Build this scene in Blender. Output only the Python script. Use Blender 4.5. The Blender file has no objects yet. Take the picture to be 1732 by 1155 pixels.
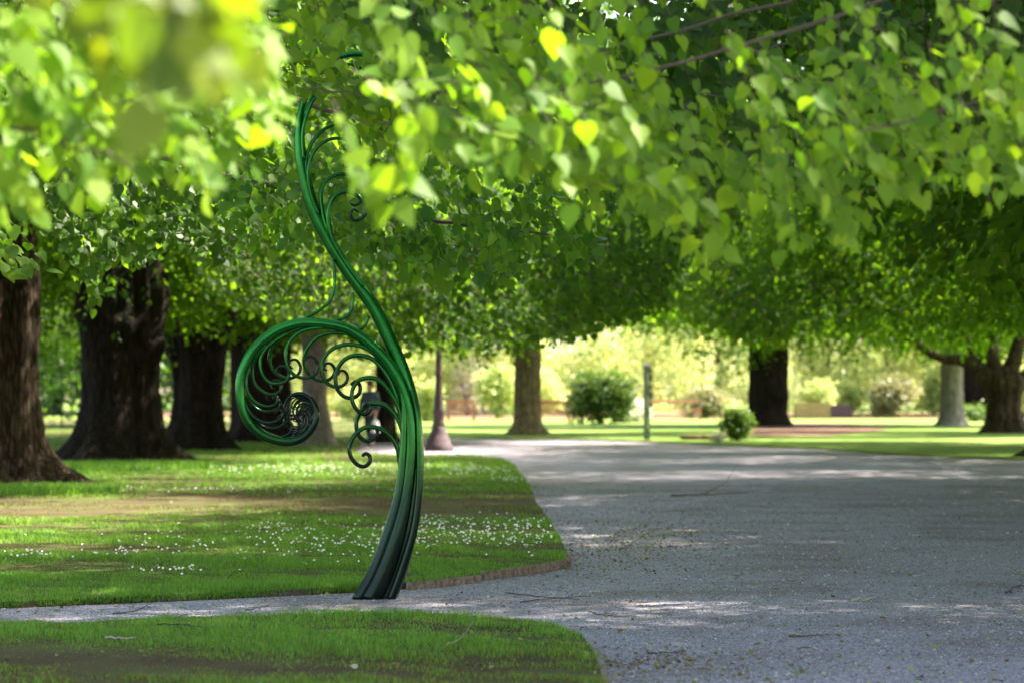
import bpy, bmesh, math, random
import numpy as np
from mathutils import Vector, Matrix
R = math.radians
random.seed(7)
rng = np.random.default_rng(11)
S = bpy.context.scene
C = S.collection

# ------------------------------------------------------------------ camera
CAMH, FPX, HY = 1.6, 4811.0, 657.0
cam = bpy.data.objects.new('camera', bpy.data.cameras.new('camera'))
C.objects.link(cam)
cam.location = (0, 0, CAMH)
cam.rotation_euler = (R(90), 0, 0)
cam.data.lens = 100.0
cam.data.sensor_width = 36.0
cam.data.shift_y = (HY - 577.5) / 1732
cam.data.clip_start = 0.1
cam.data.clip_end = 3000
cam.data.dof.use_dof = True
cam.data.dof.focus_distance = 21.7
cam.data.dof.aperture_fstop = 2.4
S.camera = cam

# ------------------------------------------------------------------ light
SUN_EL, SUN_AZ = R(50), R(72)         # azimuth clockwise from +Y (the view direction)
sd = Vector((math.sin(SUN_AZ) * math.cos(SUN_EL), math.cos(SUN_AZ) * math.cos(SUN_EL), math.sin(SUN_EL)))
w = bpy.data.worlds.new('World'); S.world = w; w.use_nodes = True
sky = w.node_tree.nodes.new('ShaderNodeTexSky')
sky.sky_type = 'NISHITA'; sky.sun_disc = False
sky.sun_elevation = SUN_EL; sky.sun_rotation = SUN_AZ
sky.air_density = 1.0; sky.dust_density = 1.5
bg = w.node_tree.nodes['Background']
wm = w.node_tree.nodes.new('ShaderNodeMix'); wm.data_type = 'RGBA'; wm.blend_type = 'MULTIPLY'; wm.inputs[0].default_value = 1.0
wm.inputs[7].default_value = (1.14, 1.0, 0.84, 1)      # warm tint on the sky colour, standing in for white balance
w.node_tree.links.new(sky.outputs[0], wm.inputs[6]); w.node_tree.links.new(wm.outputs[2], bg.inputs[0])
bg.inputs[1].default_value = 0.12
sun = bpy.data.objects.new('sun', bpy.data.lights.new('sun', 'SUN'))
C.objects.link(sun)
sun.data.energy = 5.0; sun.data.angle = R(0.9); sun.data.color = (1.0, 0.92, 0.76)
sun.rotation_euler = sd.to_track_quat('Z', 'Y').to_euler()
S.view_settings.view_transform = 'Standard'
S.view_settings.look = 'None'
S.view_settings.exposure = 2.6
S.view_settings.gamma = 1.0
S.cycles.max_bounces = 8
S.cycles.diffuse_bounces = 4
S.cycles.glossy_bounces = 3
S.cycles.transmission_bounces = 5
S.cycles.transparent_max_bounces = 4
S.cycles.use_denoising = True
S.cycles.sample_clamp_indirect = 6
S.cycles.use_adaptive_sampling = True

# ------------------------------------------------------------------ helpers
def W(px, py, Y):
    return Vector(((px - 866) / FPX * Y, Y, CAMH + (HY - py) / FPX * Y))
def G(px, py, z=0.0):
    Y = (CAMH - z) * FPX / (py - HY)
    return Vector(((px - 866) / FPX * Y, Y, z))
def tag(o, label=None, cat=None, group=None, kind=None):
    if label: o['label'] = label
    if cat: o['category'] = cat
    if group: o['group'] = group
    if kind: o['kind'] = kind
    return o
def empty(name, loc, label, cat, group=None, rz=0.0):
    o = bpy.data.objects.new(name, None); C.objects.link(o)
    o.location = loc; o.rotation_euler[2] = rz; o.empty_display_size = 0.2
    return tag(o, label, cat, group)
def link(name, me, mat=None, parent=None, smooth=False):
    o = bpy.data.objects.new(name, me); C.objects.link(o)
    if mat is not None and not me.materials: me.materials.append(mat)
    if parent is not None: o.parent = parent
    if smooth: me.polygons.foreach_set('use_smooth', [True] * len(me.polygons))
    return o
def npmesh(name, V, F):
    """V (n,3); F (m,k) or a list of such arrays"""
    Fs = F if isinstance(F, list) else [F]
    Fs = [f for f in Fs if len(f)]
    me = bpy.data.meshes.new(name)
    me.vertices.add(len(V)); me.vertices.foreach_set('co', np.asarray(V, dtype=np.float32).ravel())
    tot = sum(f.size for f in Fs); me.loops.add(tot)
    me.loops.foreach_set('vertex_index', np.concatenate([f.ravel() for f in Fs]).astype(np.int32))
    npoly = sum(len(f) for f in Fs); me.polygons.add(npoly)
    sizes = np.concatenate([np.full(len(f), f.shape[1]) for f in Fs])
    me.polygons.foreach_set('loop_start', np.concatenate([[0], np.cumsum(sizes)[:-1]]).astype(np.int32))
    me.update(calc_edges=True)
    return me
class MB:
    """collects shapes into one mesh"""
    def __init__(self): self.v = []; self.f = []
    def add(self, vs, fs):
        n = len(self.v); self.v += [tuple(v) for v in vs]; self.f += [tuple(i + n for i in f) for f in fs]
    def box(self, c, s, rot=None, taper=1.0):
        c = Vector(c); pts = []
        for z in (-1, 1):
            k = taper if z > 0 else 1.0
            for x, y in ((-1, -1), (1, -1), (1, 1), (-1, 1)):
                p = Vector((x * s[0] / 2 * k, y * s[1] / 2 * k, z * s[2] / 2))
                if rot is not None: p = rot @ p
                pts.append(c + p)
        self.add(pts, [(3, 2, 1, 0), (4, 5, 6, 7), (0, 1, 5, 4), (1, 2, 6, 5), (2, 3, 7, 6), (3, 0, 4, 7)])
    def tube(self, P, rad, n=8, cap=True):
        P = [Vector(p) for p in P]
        if not hasattr(rad, '__len__'): rad = [rad] * len(P)
        up = None; vs = []
        for i, p in enumerate(P):
            t = (P[min(i + 1, len(P) - 1)] - P[max(i - 1, 0)])
            t = t.normalized() if t.length > 1e-9 else Vector((0, 0, 1))
            if up is None:
                up = t.orthogonal().normalized()
            up = (up - t * up.dot(t))
            up = up.normalized() if up.length > 1e-6 else t.orthogonal().normalized()
            s = t.cross(up)
            for k in range(n):
                a = 2 * math.pi * k / n
                vs.append(p + (up * math.cos(a) + s * math.sin(a)) * rad[i])
        fs = []
        for i in range(len(P) - 1):
            for k in range(n):
                a = i * n + k; b = i * n + (k + 1) % n
                fs.append((a, b, b + n, a + n))
        if cap:
            fs.append(tuple(range(n))[::-1]); fs.append(tuple((len(P) - 1) * n + k for k in range(n)))
        self.add(vs, fs)
    def lathe(self, prof, n=24, c=(0, 0, 0)):
        c = Vector(c); vs = []; fs = []
        for r, z in prof:
            for k in range(n):
                a = 2 * math.pi * k / n
                vs.append(c + Vector((r * math.cos(a), r * math.sin(a), z)))
        for i in range(len(prof) - 1):
            for k in range(n):
                a = i * n + k; b = i * n + (k + 1) % n
                fs.append((a, b, b + n, a + n))
        fs.append(tuple(range(n))[::-1]); fs.append(tuple((len(prof) - 1) * n + k for k in range(n)))
        self.add(vs, fs)
    def build(self, name, mat=None, parent=None, smooth=False):
        me = bpy.data.meshes.new(name); me.from_pydata(self.v, [], self.f); me.update()
        return link(name, me, mat, parent, smooth)
def crom(P, n=6):
    """Catmull-Rom through points (any dimension)"""
    P = [np.array(p, float) for p in P]; out = []
    Q = [2 * P[0] - P[1]] + P + [2 * P[-1] - P[-2]]
    for i in range(1, len(Q) - 2):
        a, b, c, d = Q[i - 1], Q[i], Q[i + 1], Q[i + 2]
        for k in range(n):
            t = k / n
            out.append(0.5 * ((2 * b) + (-a + c) * t + (2 * a - 5 * b + 4 * c - d) * t * t + (-a + 3 * b - 3 * c + d) * t ** 3))
    out.append(P[-1]); return np.array(out)
def poly_sheet(name, pts, z, mat, kind='structure', depth=0.0):
    bm = bmesh.new(); vs = [bm.verts.new((p[0], p[1], z)) for p in pts]
    f = bm.faces.new(vs)
    if f.normal.z < 0: f.normal_flip()
    if depth:
        r = bmesh.ops.extrude_face_region(bm, geom=[f])
        top = [e for e in r['geom'] if isinstance(e, bmesh.types.BMVert)]
        for v in vs: v.co.z = z - depth
        bmesh.ops.recalc_face_normals(bm, faces=bm.faces)
    bmesh.ops.triangulate(bm, faces=[f for f in bm.faces if len(f.verts) > 4])
    me = bpy.data.meshes.new(name); bm.to_mesh(me); bm.free()
    return tag(link(name, me, mat), kind=kind)
def noise(p, seed=0, octaves=3, freq=1.0):
    r = np.random.default_rng(seed); out = np.zeros(len(p)); a = 1.0
    for o in range(octaves):
        for _ in range(5):
            k = r.normal(size=3) * freq * 1.3
            out += a * np.sin(p @ k + r.uniform(0, 6.28)) / 2.2
        freq *= 2.0; a *= 0.5
    return out
def norm(a): return a / np.maximum(np.linalg.norm(a, axis=-1, keepdims=True), 1e-9)
def inside(pts, poly):
    x, y = pts[:, 0], pts[:, 1]; ok = np.zeros(len(pts), bool); n = len(poly)
    for i in range(n):
        x1, y1 = poly[i][0], poly[i][1]; x2, y2 = poly[(i + 1) % n][0], poly[(i + 1) % n][1]
        c = ((y1 > y) != (y2 > y)) & (x < (x2 - x1) * (y - y1) / (y2 - y1 + 1e-12) + x1)
        ok ^= c
    return ok

# ------------------------------------------------------------------ materials
def mat(name):
    m = bpy.data.materials.new(name); m.use_nodes = True
    nt = m.node_tree; b = nt.nodes['Principled BSDF']
    return m, nt, b
def N(nt, t, **kw):
    n = nt.nodes.new('ShaderNode' + t)
    for k, v in kw.items():
        if k in n.inputs: n.inputs[k].default_value = v
        else: setattr(n, k, v)
    return n
def ramp(nt, fac, stops):
    r = N(nt, 'ValToRGB'); e = r.color_ramp.elements
    while len(e) > 1: e.remove(e[-1])
    e[0].position = stops[0][0]; e[0].color = (*stops[0][1], 1)
    for p, c in stops[1:]:
        k = e.new(p); k.color = (*c, 1)
    nt.links.new(fac, r.inputs[0]); return r.outputs[0]
def flat(name, col, rough=0.6, metal=0.0, bump=0.0, scale=20, var=0.25):
    m, nt, b = mat(name)
    tc = N(nt, 'TexCoord'); nz = N(nt, 'TexNoise', Scale=scale, Detail=6.0)
    nt.links.new(tc.outputs['Object'], nz.inputs['Vector'])
    c = ramp(nt, nz.outputs['Fac'], [(0.3, tuple(x * (1 - var) for x in col)), (0.7, tuple(min(1, x * (1 + var)) for x in col))])
    nt.links.new(c, b.inputs['Base Color'])
    b.inputs['Roughness'].default_value = rough; b.inputs['Metallic'].default_value = metal
    if bump:
        bp = N(nt, 'Bump', Strength=bump, Distance=0.02)
        nt.links.new(nz.outputs['Fac'], bp.inputs['Height']); nt.links.new(bp.outputs[0], b.inputs['Normal'])
    return m
def leafmat(name, stops, tstops, trans=0.5, rough=0.42, spec=0.4):
    m, nt, b = mat(name)
    g = N(nt, 'NewGeometry')
    c = ramp(nt, g.outputs['Random Per Island'], stops)
    ct = ramp(nt, g.outputs['Random Per Island'], tstops)
    nt.links.new(c, b.inputs['Base Color'])
    b.inputs['Roughness'].default_value = rough
    b.inputs['Specular IOR Level'].default_value = spec
    t = N(nt, 'BsdfTranslucent'); nt.links.new(ct, t.inputs['Color'])
    mx = N(nt, 'MixShader'); mx.inputs[0].default_value = trans
    nt.links.new(b.outputs[0], mx.inputs[1]); nt.links.new(t.outputs[0], mx.inputs[2])
    nt.links.new(mx.outputs[0], nt.nodes['Material Output'].inputs['Surface'])
    return m
def lm(name, c, t, sp=0.35, **k):
    f = lambda q, a, r, bb: (q[0] * a * r, q[1] * a, q[2] * a * bb)
    st = lambda q: [(0.0, f(q, 1 - sp, 0.8, 1.2)), (0.35, f(q, 1, 0.95, 1.0)), (0.75, f(q, 1 + sp * 0.6, 1.1, 0.9)), (1.0, f(q, 1 + sp, 1.2, 0.8))]
    return leafmat(name, st(c), st(t), **k)
LEAF_NEAR = lm('near_lime_leaf', (0.095, 0.185, 0.012), (0.20, 0.38, 0.008), trans=0.48, rough=0.55, spec=0.2)  # brighter lime leaf copy, front light put into its colour
LEAF_YELLOW = lm('sunny_lime_leaf', (0.085, 0.14, 0.006), (0.17, 0.25, 0.004), trans=0.55, rough=0.5)  # yellower lime leaf copy with the backlight put into its colour
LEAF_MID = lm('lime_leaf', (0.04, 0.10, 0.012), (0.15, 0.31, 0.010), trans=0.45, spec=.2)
LEAF_FAR = lm('shaded_lime_leaf', (0.022, 0.066, 0.009), (0.20, 0.40, 0.012), trans=0.5, rough=.55, spec=.12)  # lime leaf copy; canopy shade and backlight put into its two colours
LEAF_DEEP = lm('deep_shade_lime_leaf', (0.028, 0.07, 0.008), (0.06, 0.15, 0.006), trans=0.4, spec=.2)  # darkest lime leaf copy, shade of the inner canopy painted in
LEAF_D = lm('backlit_lime_leaf', (0.055, 0.145, 0.018), (0.20, 0.42, 0.012), trans=0.48, spec=.18)  # lime leaf copy with sun highlights and backlight put into the colours
LEAF_PALE = lm('pale_garden_leaf', (0.30, 0.38, 0.13), (0.62, 0.70, 0.25), trans=0.5, sp=.2)  # albedo raised to paint in the washed-out glare of the far garden
LEAF_GOLD = lm('golden_garden_leaf', (0.38, 0.46, 0.18), (0.68, 0.76, 0.30), trans=0.5)  # same glare painted in, leaf colour lifted instead of haze
LEAF_OLIVE = lm('olive_garden_leaf', (0.18, 0.19, 0.09), (0.34, 0.34, 0.12), trans=0.35)
LEAF_DARK = lm('dark_shrub_leaf', (0.06, 0.12, 0.02), (0.16, 0.28, 0.02), trans=0.35)
LEAF_BLUE = lm('blue_green_leaf', (0.04, 0.085, 0.055), (0.07, 0.16, 0.08), trans=0.3)
BLOSSOM = lm('white_blossom', (0.7, 0.7, 0.6), (0.6, 0.6, 0.45), trans=0.3)
BLADE = lm('grass_blade', (0.115, 0.25, 0.035), (0.22, 0.46, 0.03), sp=0.45, trans=0.4, rough=0.5)
BLADE_DRY = lm('dry_grass_blade', (0.115, 0.10, 0.028), (0.17, 0.16, 0.03), sp=0.5, trans=0.35, rough=0.6)

def bark(name, c0, c1, scale=1.0, rough=0.9, bump=0.9):
    m, nt, b = mat(name)
    tc = N(nt, 'TexCoord'); mp = N(nt, 'Mapping'); mp.inputs['Scale'].default_value = (7 * scale, 7 * scale, 1.1 * scale)
    nt.links.new(tc.outputs['Object'], mp.inputs['Vector'])
    nz = N(nt, 'TexNoise', Scale=1.0, Detail=8.0, Roughness=0.65, Distortion=1.2); nt.links.new(mp.outputs[0], nz.inputs['Vector'])
    vo = N(nt, 'TexVoronoi', Scale=2.2, feature='DISTANCE_TO_EDGE'); nt.links.new(mp.outputs[0], vo.inputs['Vector'])
    mul = N(nt, 'Math', operation='MULTIPLY_ADD'); mul.inputs[1].default_value = 0.8
    nt.links.new(vo.outputs['Distance'], mul.inputs[0]); nt.links.new(nz.outputs['Fac'], mul.inputs[2])
    c = ramp(nt, mul.outputs[0], [(0.35, tuple(x * 0.45 for x in c0)), (0.55, c0), (0.8, c1)])
    nt.links.new(c, b.inputs['Base Color']); b.inputs['Roughness'].default_value = rough; b.inputs['Specular IOR Level'].default_value = 0.15
    bp = N(nt, 'Bump', Strength=bump, Distance=0.10); nt.links.new(mul.outputs[0], bp.inputs['Height'])
    nt.links.new(bp.outputs[0], b.inputs['Normal'])
    return m
BARK = bark('brown_bark', (0.03, 0.019, 0.014), (0.10, 0.068, 0.05))  # bark tone lowered for trunks standing in shade
BARK_DARK = bark('dark_bark', (0.010, 0.007, 0.006), (0.030, 0.021, 0.016))  # deep shade on the left trunks is painted into this bark
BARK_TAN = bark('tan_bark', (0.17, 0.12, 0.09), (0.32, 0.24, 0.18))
WOOD_DARK = flat('dark_edging_wood', (0.07, 0.05, 0.04), 0.9, bump=0.4, scale=14)
BARK_GREY = bark('grey_bark', (0.17, 0.15, 0.135), (0.29, 0.26, 0.235), 1.6, bump=0.5)
TWIG = flat('twig_bark', (0.07, 0.05, 0.035), 0.85)

def ground_mat(name, stops, fine, bumpd, patch=None):
    m, nt, b = mat(name)
    g = N(nt, 'NewGeometry')
    n1 = N(nt, 'TexNoise', Scale=0.9, Detail=5.0); nt.links.new(g.outputs['Position'], n1.inputs['Vector'])
    n2 = N(nt, 'TexNoise', Scale=fine, Detail=5.0, Roughness=0.7); nt.links.new(g.outputs['Position'], n2.inputs['Vector'])
    md = N(nt, 'Math', operation='MULTIPLY_ADD'); md.inputs[1].default_value = 0.55
    nt.links.new(n1.outputs['Fac'], md.inputs[0])
    m2 = N(nt, 'Math', operation='MULTIPLY'); m2.inputs[1].default_value = 0.45
    nt.links.new(n2.outputs['Fac'], m2.inputs[0]); nt.links.new(m2.outputs[0], md.inputs[2])
    c = ramp(nt, md.outputs[0], stops)
    nt.links.new(c, b.inputs['Base Color']); b.inputs['Roughness'].default_value = 0.95
    b.inputs['Specular IOR Level'].default_value = 0.2
    bp = N(nt, 'Bump', Strength=0.7, Distance=bumpd); nt.links.new(n2.outputs['Fac'], bp.inputs['Height'])
    nt.links.new(bp.outputs[0], b.inputs['Normal'])
    return m
SOIL = ground_mat('lawn_soil', [(0.36, (0.04, 0.026, 0.015)), (0.47, (0.07, 0.047, 0.024)), (0.56, (0.075, 0.08, 0.025)), (0.66, (0.10, 0.11, 0.03))], 40, 0.02)
FARLAWN = ground_mat('mown_lawn', [(0.36, (0.11, 0.17, 0.03)), (0.5, (0.15, 0.23, 0.04)), (0.62, (0.20, 0.26, 0.06))], 25, 0.02)
MULCH = ground_mat('bark_mulch', [(0.36, (0.10, 0.05, 0.035)), (0.5, (0.19, 0.10, 0.075)), (0.64, (0.27, 0.17, 0.13))], 30, 0.03)
def gravel_mat():
    m, nt, b = mat('gravel')
    g = N(nt, 'NewGeometry')
    v = N(nt, 'TexVoronoi', Scale=85.0); nt.links.new(g.outputs['Position'], v.inputs['Vector'])
    n1 = N(nt, 'TexNoise', Scale=0.55, Detail=6.0, Roughness=0.6); nt.links.new(g.outputs['Position'], n1.inputs['Vector'])
    n2 = N(nt, 'TexNoise', Scale=14.0, Detail=6.0, Roughness=0.7); nt.links.new(g.outputs['Position'], n2.inputs['Vector'])
    sep = N(nt, 'SeparateColor'); nt.links.new(v.outputs['Color'], sep.inputs[0])
    c1 = ramp(nt, sep.outputs[0], [(0.0, (0.07, 0.062, 0.09)), (0.35, (0.28, 0.25, 0.33)), (0.75, (0.44, 0.39, 0.49)), (0.93, (0.52, 0.46, 0.52)), (1.0, (0.6, 0.59, 0.65))])
    c2 = ramp(nt, n1.outputs['Fac'], [(0.36, (0.62, 0.56, 0.50)), (0.5, (0.88, 0.88, 0.88)), (0.64, (1.0, 1.0, 1.0))])
    mx = N(nt, 'Mix', data_type='RGBA', blend_type='MULTIPLY'); mx.inputs[0].default_value = 1
    nt.links.new(c1, mx.inputs[6]); nt.links.new(c2, mx.inputs[7])
    c3 = ramp(nt, n2.outputs['Fac'], [(0.35, (0.7, 0.7, 0.7)), (0.6, (1, 1, 1))])
    mx2 = N(nt, 'Mix', data_type='RGBA', blend_type='MULTIPLY'); mx2.inputs[0].default_value = 1
    nt.links.new(mx.outputs[2], mx2.inputs[6]); nt.links.new(c3, mx2.inputs[7])
    nt.links.new(mx2.outputs[2], b.inputs['Base Color']); b.inputs['Roughness'].default_value = 0.85
    bp = N(nt, 'Bump', Strength=0.8, Distance=0.01); nt.links.new(sep.outputs[0], bp.inputs['Height'])
    nt.links.new(bp.outputs[0], b.inputs['Normal'])
    return m
GRAVEL = gravel_mat()
PEBBLE = leafmat('pebble', [(0, (0.07, 0.07, 0.085)), (0.5, (0.2, 0.2, 0.235)), (0.85, (0.32, 0.31, 0.34)), (1, (0.6, 0.6, 0.6))], [(0, (0, 0, 0)), (1, (0, 0, 0))], trans=0.0, rough=0.7)
WOOD = flat('weathered_edging_wood', (0.17, 0.13, 0.11), 0.9, bump=0.9, scale=22, var=.55)
BENCH = flat('reddish_bench_wood', (0.34, 0.13, 0.085), 0.6, scale=8)
BENCH_PALE = flat('pale_pink_bench_wood', (0.48, 0.22, 0.17), 0.6, scale=8)
BOXWOOD = flat('planter_box_wood', (0.28, 0.17, 0.09), 0.8, scale=6)
IRON = flat('plum_painted_iron', (0.05, 0.026, 0.03), 0.45, scale=10)
PLINTH = flat('mauve_grey_concrete', (0.065, 0.04, 0.05), 0.85, scale=12, bump=0.3)
POSTM = flat('grey_green_post_paint', (0.15, 0.19, 0.17), 0.7, scale=5)
FENCE = flat('grey_fence_boards', (0.36, 0.34, 0.38), 0.8, scale=3)
WALLM = flat('mauve_render', (0.50, 0.42, 0.48), 0.9, scale=2)
ROOFM = flat('grey_roofing', (0.22, 0.22, 0.25), 0.8, scale=4)
GLASSM = flat('dark_window_glass', (0.05, 0.06, 0.08), 0.1, scale=2)
GLOBE = flat('milky_lamp_glass', (0.7, 0.7, 0.66), 0.3, scale=2, var=0.05)
PETAL = leafmat('daisy_petal', [(0, (0.8, 0.8, 0.8)), (1, (0.9, 0.88, 0.9))], [(0, (0.6, 0.6, 0.6)), (1, (0.7, 0.7, 0.7))], trans=0.25)
YOLK = flat('daisy_centre', (0.75, 0.5, 0.04), 0.8)
STONE = flat('pale_stone', (0.45, 0.45, 0.46), 0.8, scale=10)
def sculpt_mat():
    m, nt, b = mat('green_enamel')
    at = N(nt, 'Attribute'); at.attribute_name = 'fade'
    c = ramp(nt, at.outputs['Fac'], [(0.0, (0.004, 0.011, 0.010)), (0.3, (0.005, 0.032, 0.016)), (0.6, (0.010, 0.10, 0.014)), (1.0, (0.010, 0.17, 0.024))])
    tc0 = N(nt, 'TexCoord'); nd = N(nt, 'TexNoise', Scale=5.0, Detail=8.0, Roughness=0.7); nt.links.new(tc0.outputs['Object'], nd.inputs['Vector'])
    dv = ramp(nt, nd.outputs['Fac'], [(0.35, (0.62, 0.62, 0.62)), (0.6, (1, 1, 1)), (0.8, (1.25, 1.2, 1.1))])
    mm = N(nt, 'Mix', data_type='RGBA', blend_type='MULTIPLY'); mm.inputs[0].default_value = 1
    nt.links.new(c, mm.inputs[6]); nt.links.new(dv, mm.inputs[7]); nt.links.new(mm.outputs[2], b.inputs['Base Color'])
    bp = N(nt, 'Bump', Strength=0.25, Distance=0.004); nt.links.new(nd.outputs['Fac'], bp.inputs['Height']); nt.links.new(bp.outputs[0], b.inputs['Normal'])
    b.inputs['Metallic'].default_value = 0.75
    b.inputs['Roughness'].default_value = 0.33
    b.inputs['Coat Weight'].default_value = 0.12; b.inputs['Coat Roughness'].default_value = 0.12
    tc = N(nt, 'TexCoord'); nz = N(nt, 'TexNoise', Scale=9.0, Detail=5.0); nt.links.new(tc.outputs['Object'], nz.inputs['Vector'])
    rr = N(nt, 'MapRange'); rr.inputs['To Min'].default_value = 0.16; rr.inputs['To Max'].default_value = 0.34
    nt.links.new(nz.outputs['Fac'], rr.inputs['Value']); nt.links.new(rr.outputs[0], b.inputs['Roughness'])
    return m
ENAMEL = sculpt_mat()

# ------------------------------------------------------------------ setting: ground, path, lawns
poly_sheet('ground', [(-900, -300), (900, -300), (900, 1500), (-900, 1500)], -0.03, SOIL)
poly_sheet('path', [(-70, -20), (90, -20), (90, 118), (-70, 118)], 0.0, GRAVEL)
Z1 = 0.05
mid_front = [(-500, 1040), (0, 1017), (300, 1005), (600, 991), (700, 984), (812, 971), (900, 958), (962, 946)]
mid_right = [(950, 915), (930, 880), (908, 850), (898, 825), (885, 805), (872, 788), (850, 774), (800, 769), (690, 769), (600, 764)]
MID = [G(*p, Z1) for p in mid_front + mid_right] + [Vector((-5.0, 97, Z1)), Vector((-5.2, 140, Z1)), Vector((-90, 140, Z1)), Vector((-90, 24, Z1))]
poly_sheet('lawn', MID, Z1, SOIL, depth=0.07)
near_edge = [(-600, 1062), (0, 1050), (120, 1052), (300, 1042), (450, 1040), (600, 1034), (700, 1035), (850, 1043), (930, 1052), (985, 1075), (1008, 1100), (1022, 1130), (1032, 1170), (1045, 1260), (1060, 1500)]
NEAR = [G(*p, Z1) for p in near_edge] + [Vector((-0.2, 1, Z1)), Vector((-40, 1, Z1)), Vector((-40, 18.6, Z1))]
poly_sheet('lawn', NEAR, Z1, SOIL, depth=0.07)
far_front = [(540, 741), (750, 739), (1000, 741), (1100, 745), (1270, 752), (1400, 757), (1500, 765), (1732, 775), (2300, 798)]
FARL = [G(*p, 0.046) for p in far_front] + [Vector((95, 60, 0)), Vector((300, 150, 0)), Vector((300, 420, 0)), Vector((-300, 420, 0)), Vector((-300, 139.9, 0)), Vector((-5.21, 139.9, 0)), Vector((-5.3, 100, 0))]
poly_sheet('lawn', FARL, 0.046, FARLAWN, depth=0.06)
bed = [G(*p, 0.055) for p in [(1235, 733), (1300, 737), (1400, 736), (1460, 730), (1520, 722), (1440, 716), (1330, 714), (1240, 718)]]
poly_sheet('mulch_bed', bed, 0.055, MULCH, depth=0.01)
bed2 = [Vector((-20, 150, 0)), Vector((50, 150, 0)), Vector((55, 185, 0)), Vector((-25, 185, 0))]
poly_sheet('garden_bed', bed2, 0.06, MULCH, depth=0.012)

# ------------------------------------------------------------------ grass
def blades(pos, h, wd, lean):
    n = len(pos); a = rng.uniform(0, 6.283, n); la = rng.uniform(0, 6.283, n)
    sx = np.stack([np.cos(a), np.sin(a), np.zeros(n)], 1); ld = np.stack([np.cos(la), np.sin(la), np.zeros(n)], 1) * (lean * h)[:, None]
    up = np.array([0, 0, 1.0]); V = np.zeros((n, 5, 3)); hw = (wd / 2)[:, None]
    V[:, 0] = pos - sx * hw; V[:, 1] = pos + sx * hw
    mid = pos + up * (h * 0.55)[:, None] + ld * 0.3
    V[:, 2] = mid + sx * hw * 0.75; V[:, 3] = mid - sx * hw * 0.75
    V[:, 4] = pos + up * (h * (1 - 0.35 * lean))[:, None] + ld
    b = np.arange(n)[:, None] * 5
    return V.reshape(-1, 3), b + np.array([[0, 1, 2, 3]]), b + np.array([[3, 2, 4]])
def grass(name, poly, y0, y1, n, px0, px1, hmul=1.0, label=''):
    # more blades per square metre close to the camera
    Y = 1 / rng.uniform(1 / y1, 1 / y0, n)
    X = (rng.uniform(px0, px1, n) - 866) / FPX * Y
    p = np.stack([X, Y, np.full(n, Z1 - 0.004)], 1)
    p = p[inside(p, poly)]
    nz = noise(p, 5, 3, 1.1) + 0.55 * noise(p, 8, 2, 5.0)
    py = HY + CAMH * FPX / p[:, 1]
    wear = np.exp(-((py - 860 + 6 * np.sin(p[:, 0] * 1.3)) / 18.0) ** 2) * 1.2 + np.clip((py - 1085) / 55, 0, 1) * 0.7
    keep = rng.uniform(0, 1, len(p)) > np.clip(wear * 0.9 - 0.25 * nz, 0, 0.93) 
    p, nz, wear = p[keep], nz[keep], wear[keep]
    m = len(p); sc = np.clip(p[:, 1] / 26, 0.85, 2.6)
    h = (0.032 + 0.021 * np.clip(nz, -1, 1.8)) * rng.uniform(0.55, 1.45, m) * hmul * (1 - 0.4 * np.clip(wear, 0, 1))
    h = np.clip(h, 0.010, 0.085)
    V, Q, T = blades(p, h, 0.0045 * sc * rng.uniform(0.7, 1.4, m), rng.uniform(0.15, 0.9, m))
    dry = rng.uniform(0, 1, m) < np.clip(0.10 + 0.75 * wear - 0.1 * nz, 0.04, 0.9)
    me = npmesh(name, V, [Q, T]); me.materials.append(BLADE); me.materials.append(BLADE_DRY)
    me.polygons.foreach_set('material_index', np.concatenate([dry, dry]).astype(np.int32))
    o = link(name, me)
    return tag(o, label, 'grass', kind='stuff')
grass('grass', NEAR, 14.5, 20.5, 110000, -60, 1060, 1.15, 'worn short grass of the front lawn corner')
grass('grass', MID, 20.5, 60, 330000, -60, 980, 1.1, 'short green grass of the daisy lawn behind the path')
grass('grass', MID, 50, 130, 110000, -60, 900, 1.3, 'grass around the old tree trunks')
# taller tufts round the left trunks
def tufts(name, cx, cy, r, n, hgt, label):
    a = rng.uniform(0, 6.28, n); d = r * np.sqrt(rng.uniform(0, 1, n))
    p = np.stack([cx + d * np.cos(a), cy + d * np.sin(a), np.full(n, Z1 - .004)], 1)
    V, Q, T = blades(p, hgt * rng.uniform(0.4, 1.2, n), np.full(n, 0.012), rng.uniform(.1, .7, n))
    me = npmesh(name, V, [Q, T]); return tag(link(name, me, BLADE), label, 'grass', kind='stuff')
tufts('grass_tuft', G(60, 838).x, G(60, 838).y, 1.3, 5000, 0.16, 'longer grass tufts at the foot of the leftmost trunk')
tufts('grass_tuft', G(215, 795).x, G(215, 795).y, 1.9, 5000, 0.17, 'longer grass tufts at the foot of the broad dark trunk')

# blades hanging over the front edge of the daisy lawn
e_ = np.array([G(*q, Z1) for q in mid_front[1:]]); t_ = rng.uniform(0, len(e_) - 1.001, 16000); i_ = t_.astype(int); f_ = (t_ - i_)[:, None]
p_ = e_[i_] * (1 - f_) + e_[i_ + 1] * f_; p_[:, 1] -= rng.uniform(-.03, .035, len(p_)); p_[:, 2] = rng.uniform(.005, .05, len(p_))
k_ = (p_[:, 0] < -.9) | (rng.uniform(0, 1, len(p_)) < .35); p_ = p_[k_ & (noise(p_, 77, 2, 3) > -.5)]
V, Q, T = blades(p_, rng.uniform(.02, .045, len(p_)), np.full(len(p_), .005), rng.uniform(.3, 1.1, len(p_)))
tag(link('grass_fringe', npmesh('grass_fringe', V, [Q, T]), BLADE), 'ragged grass hanging over the front edge of the daisy lawn', 'grass', kind='stuff')

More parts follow.
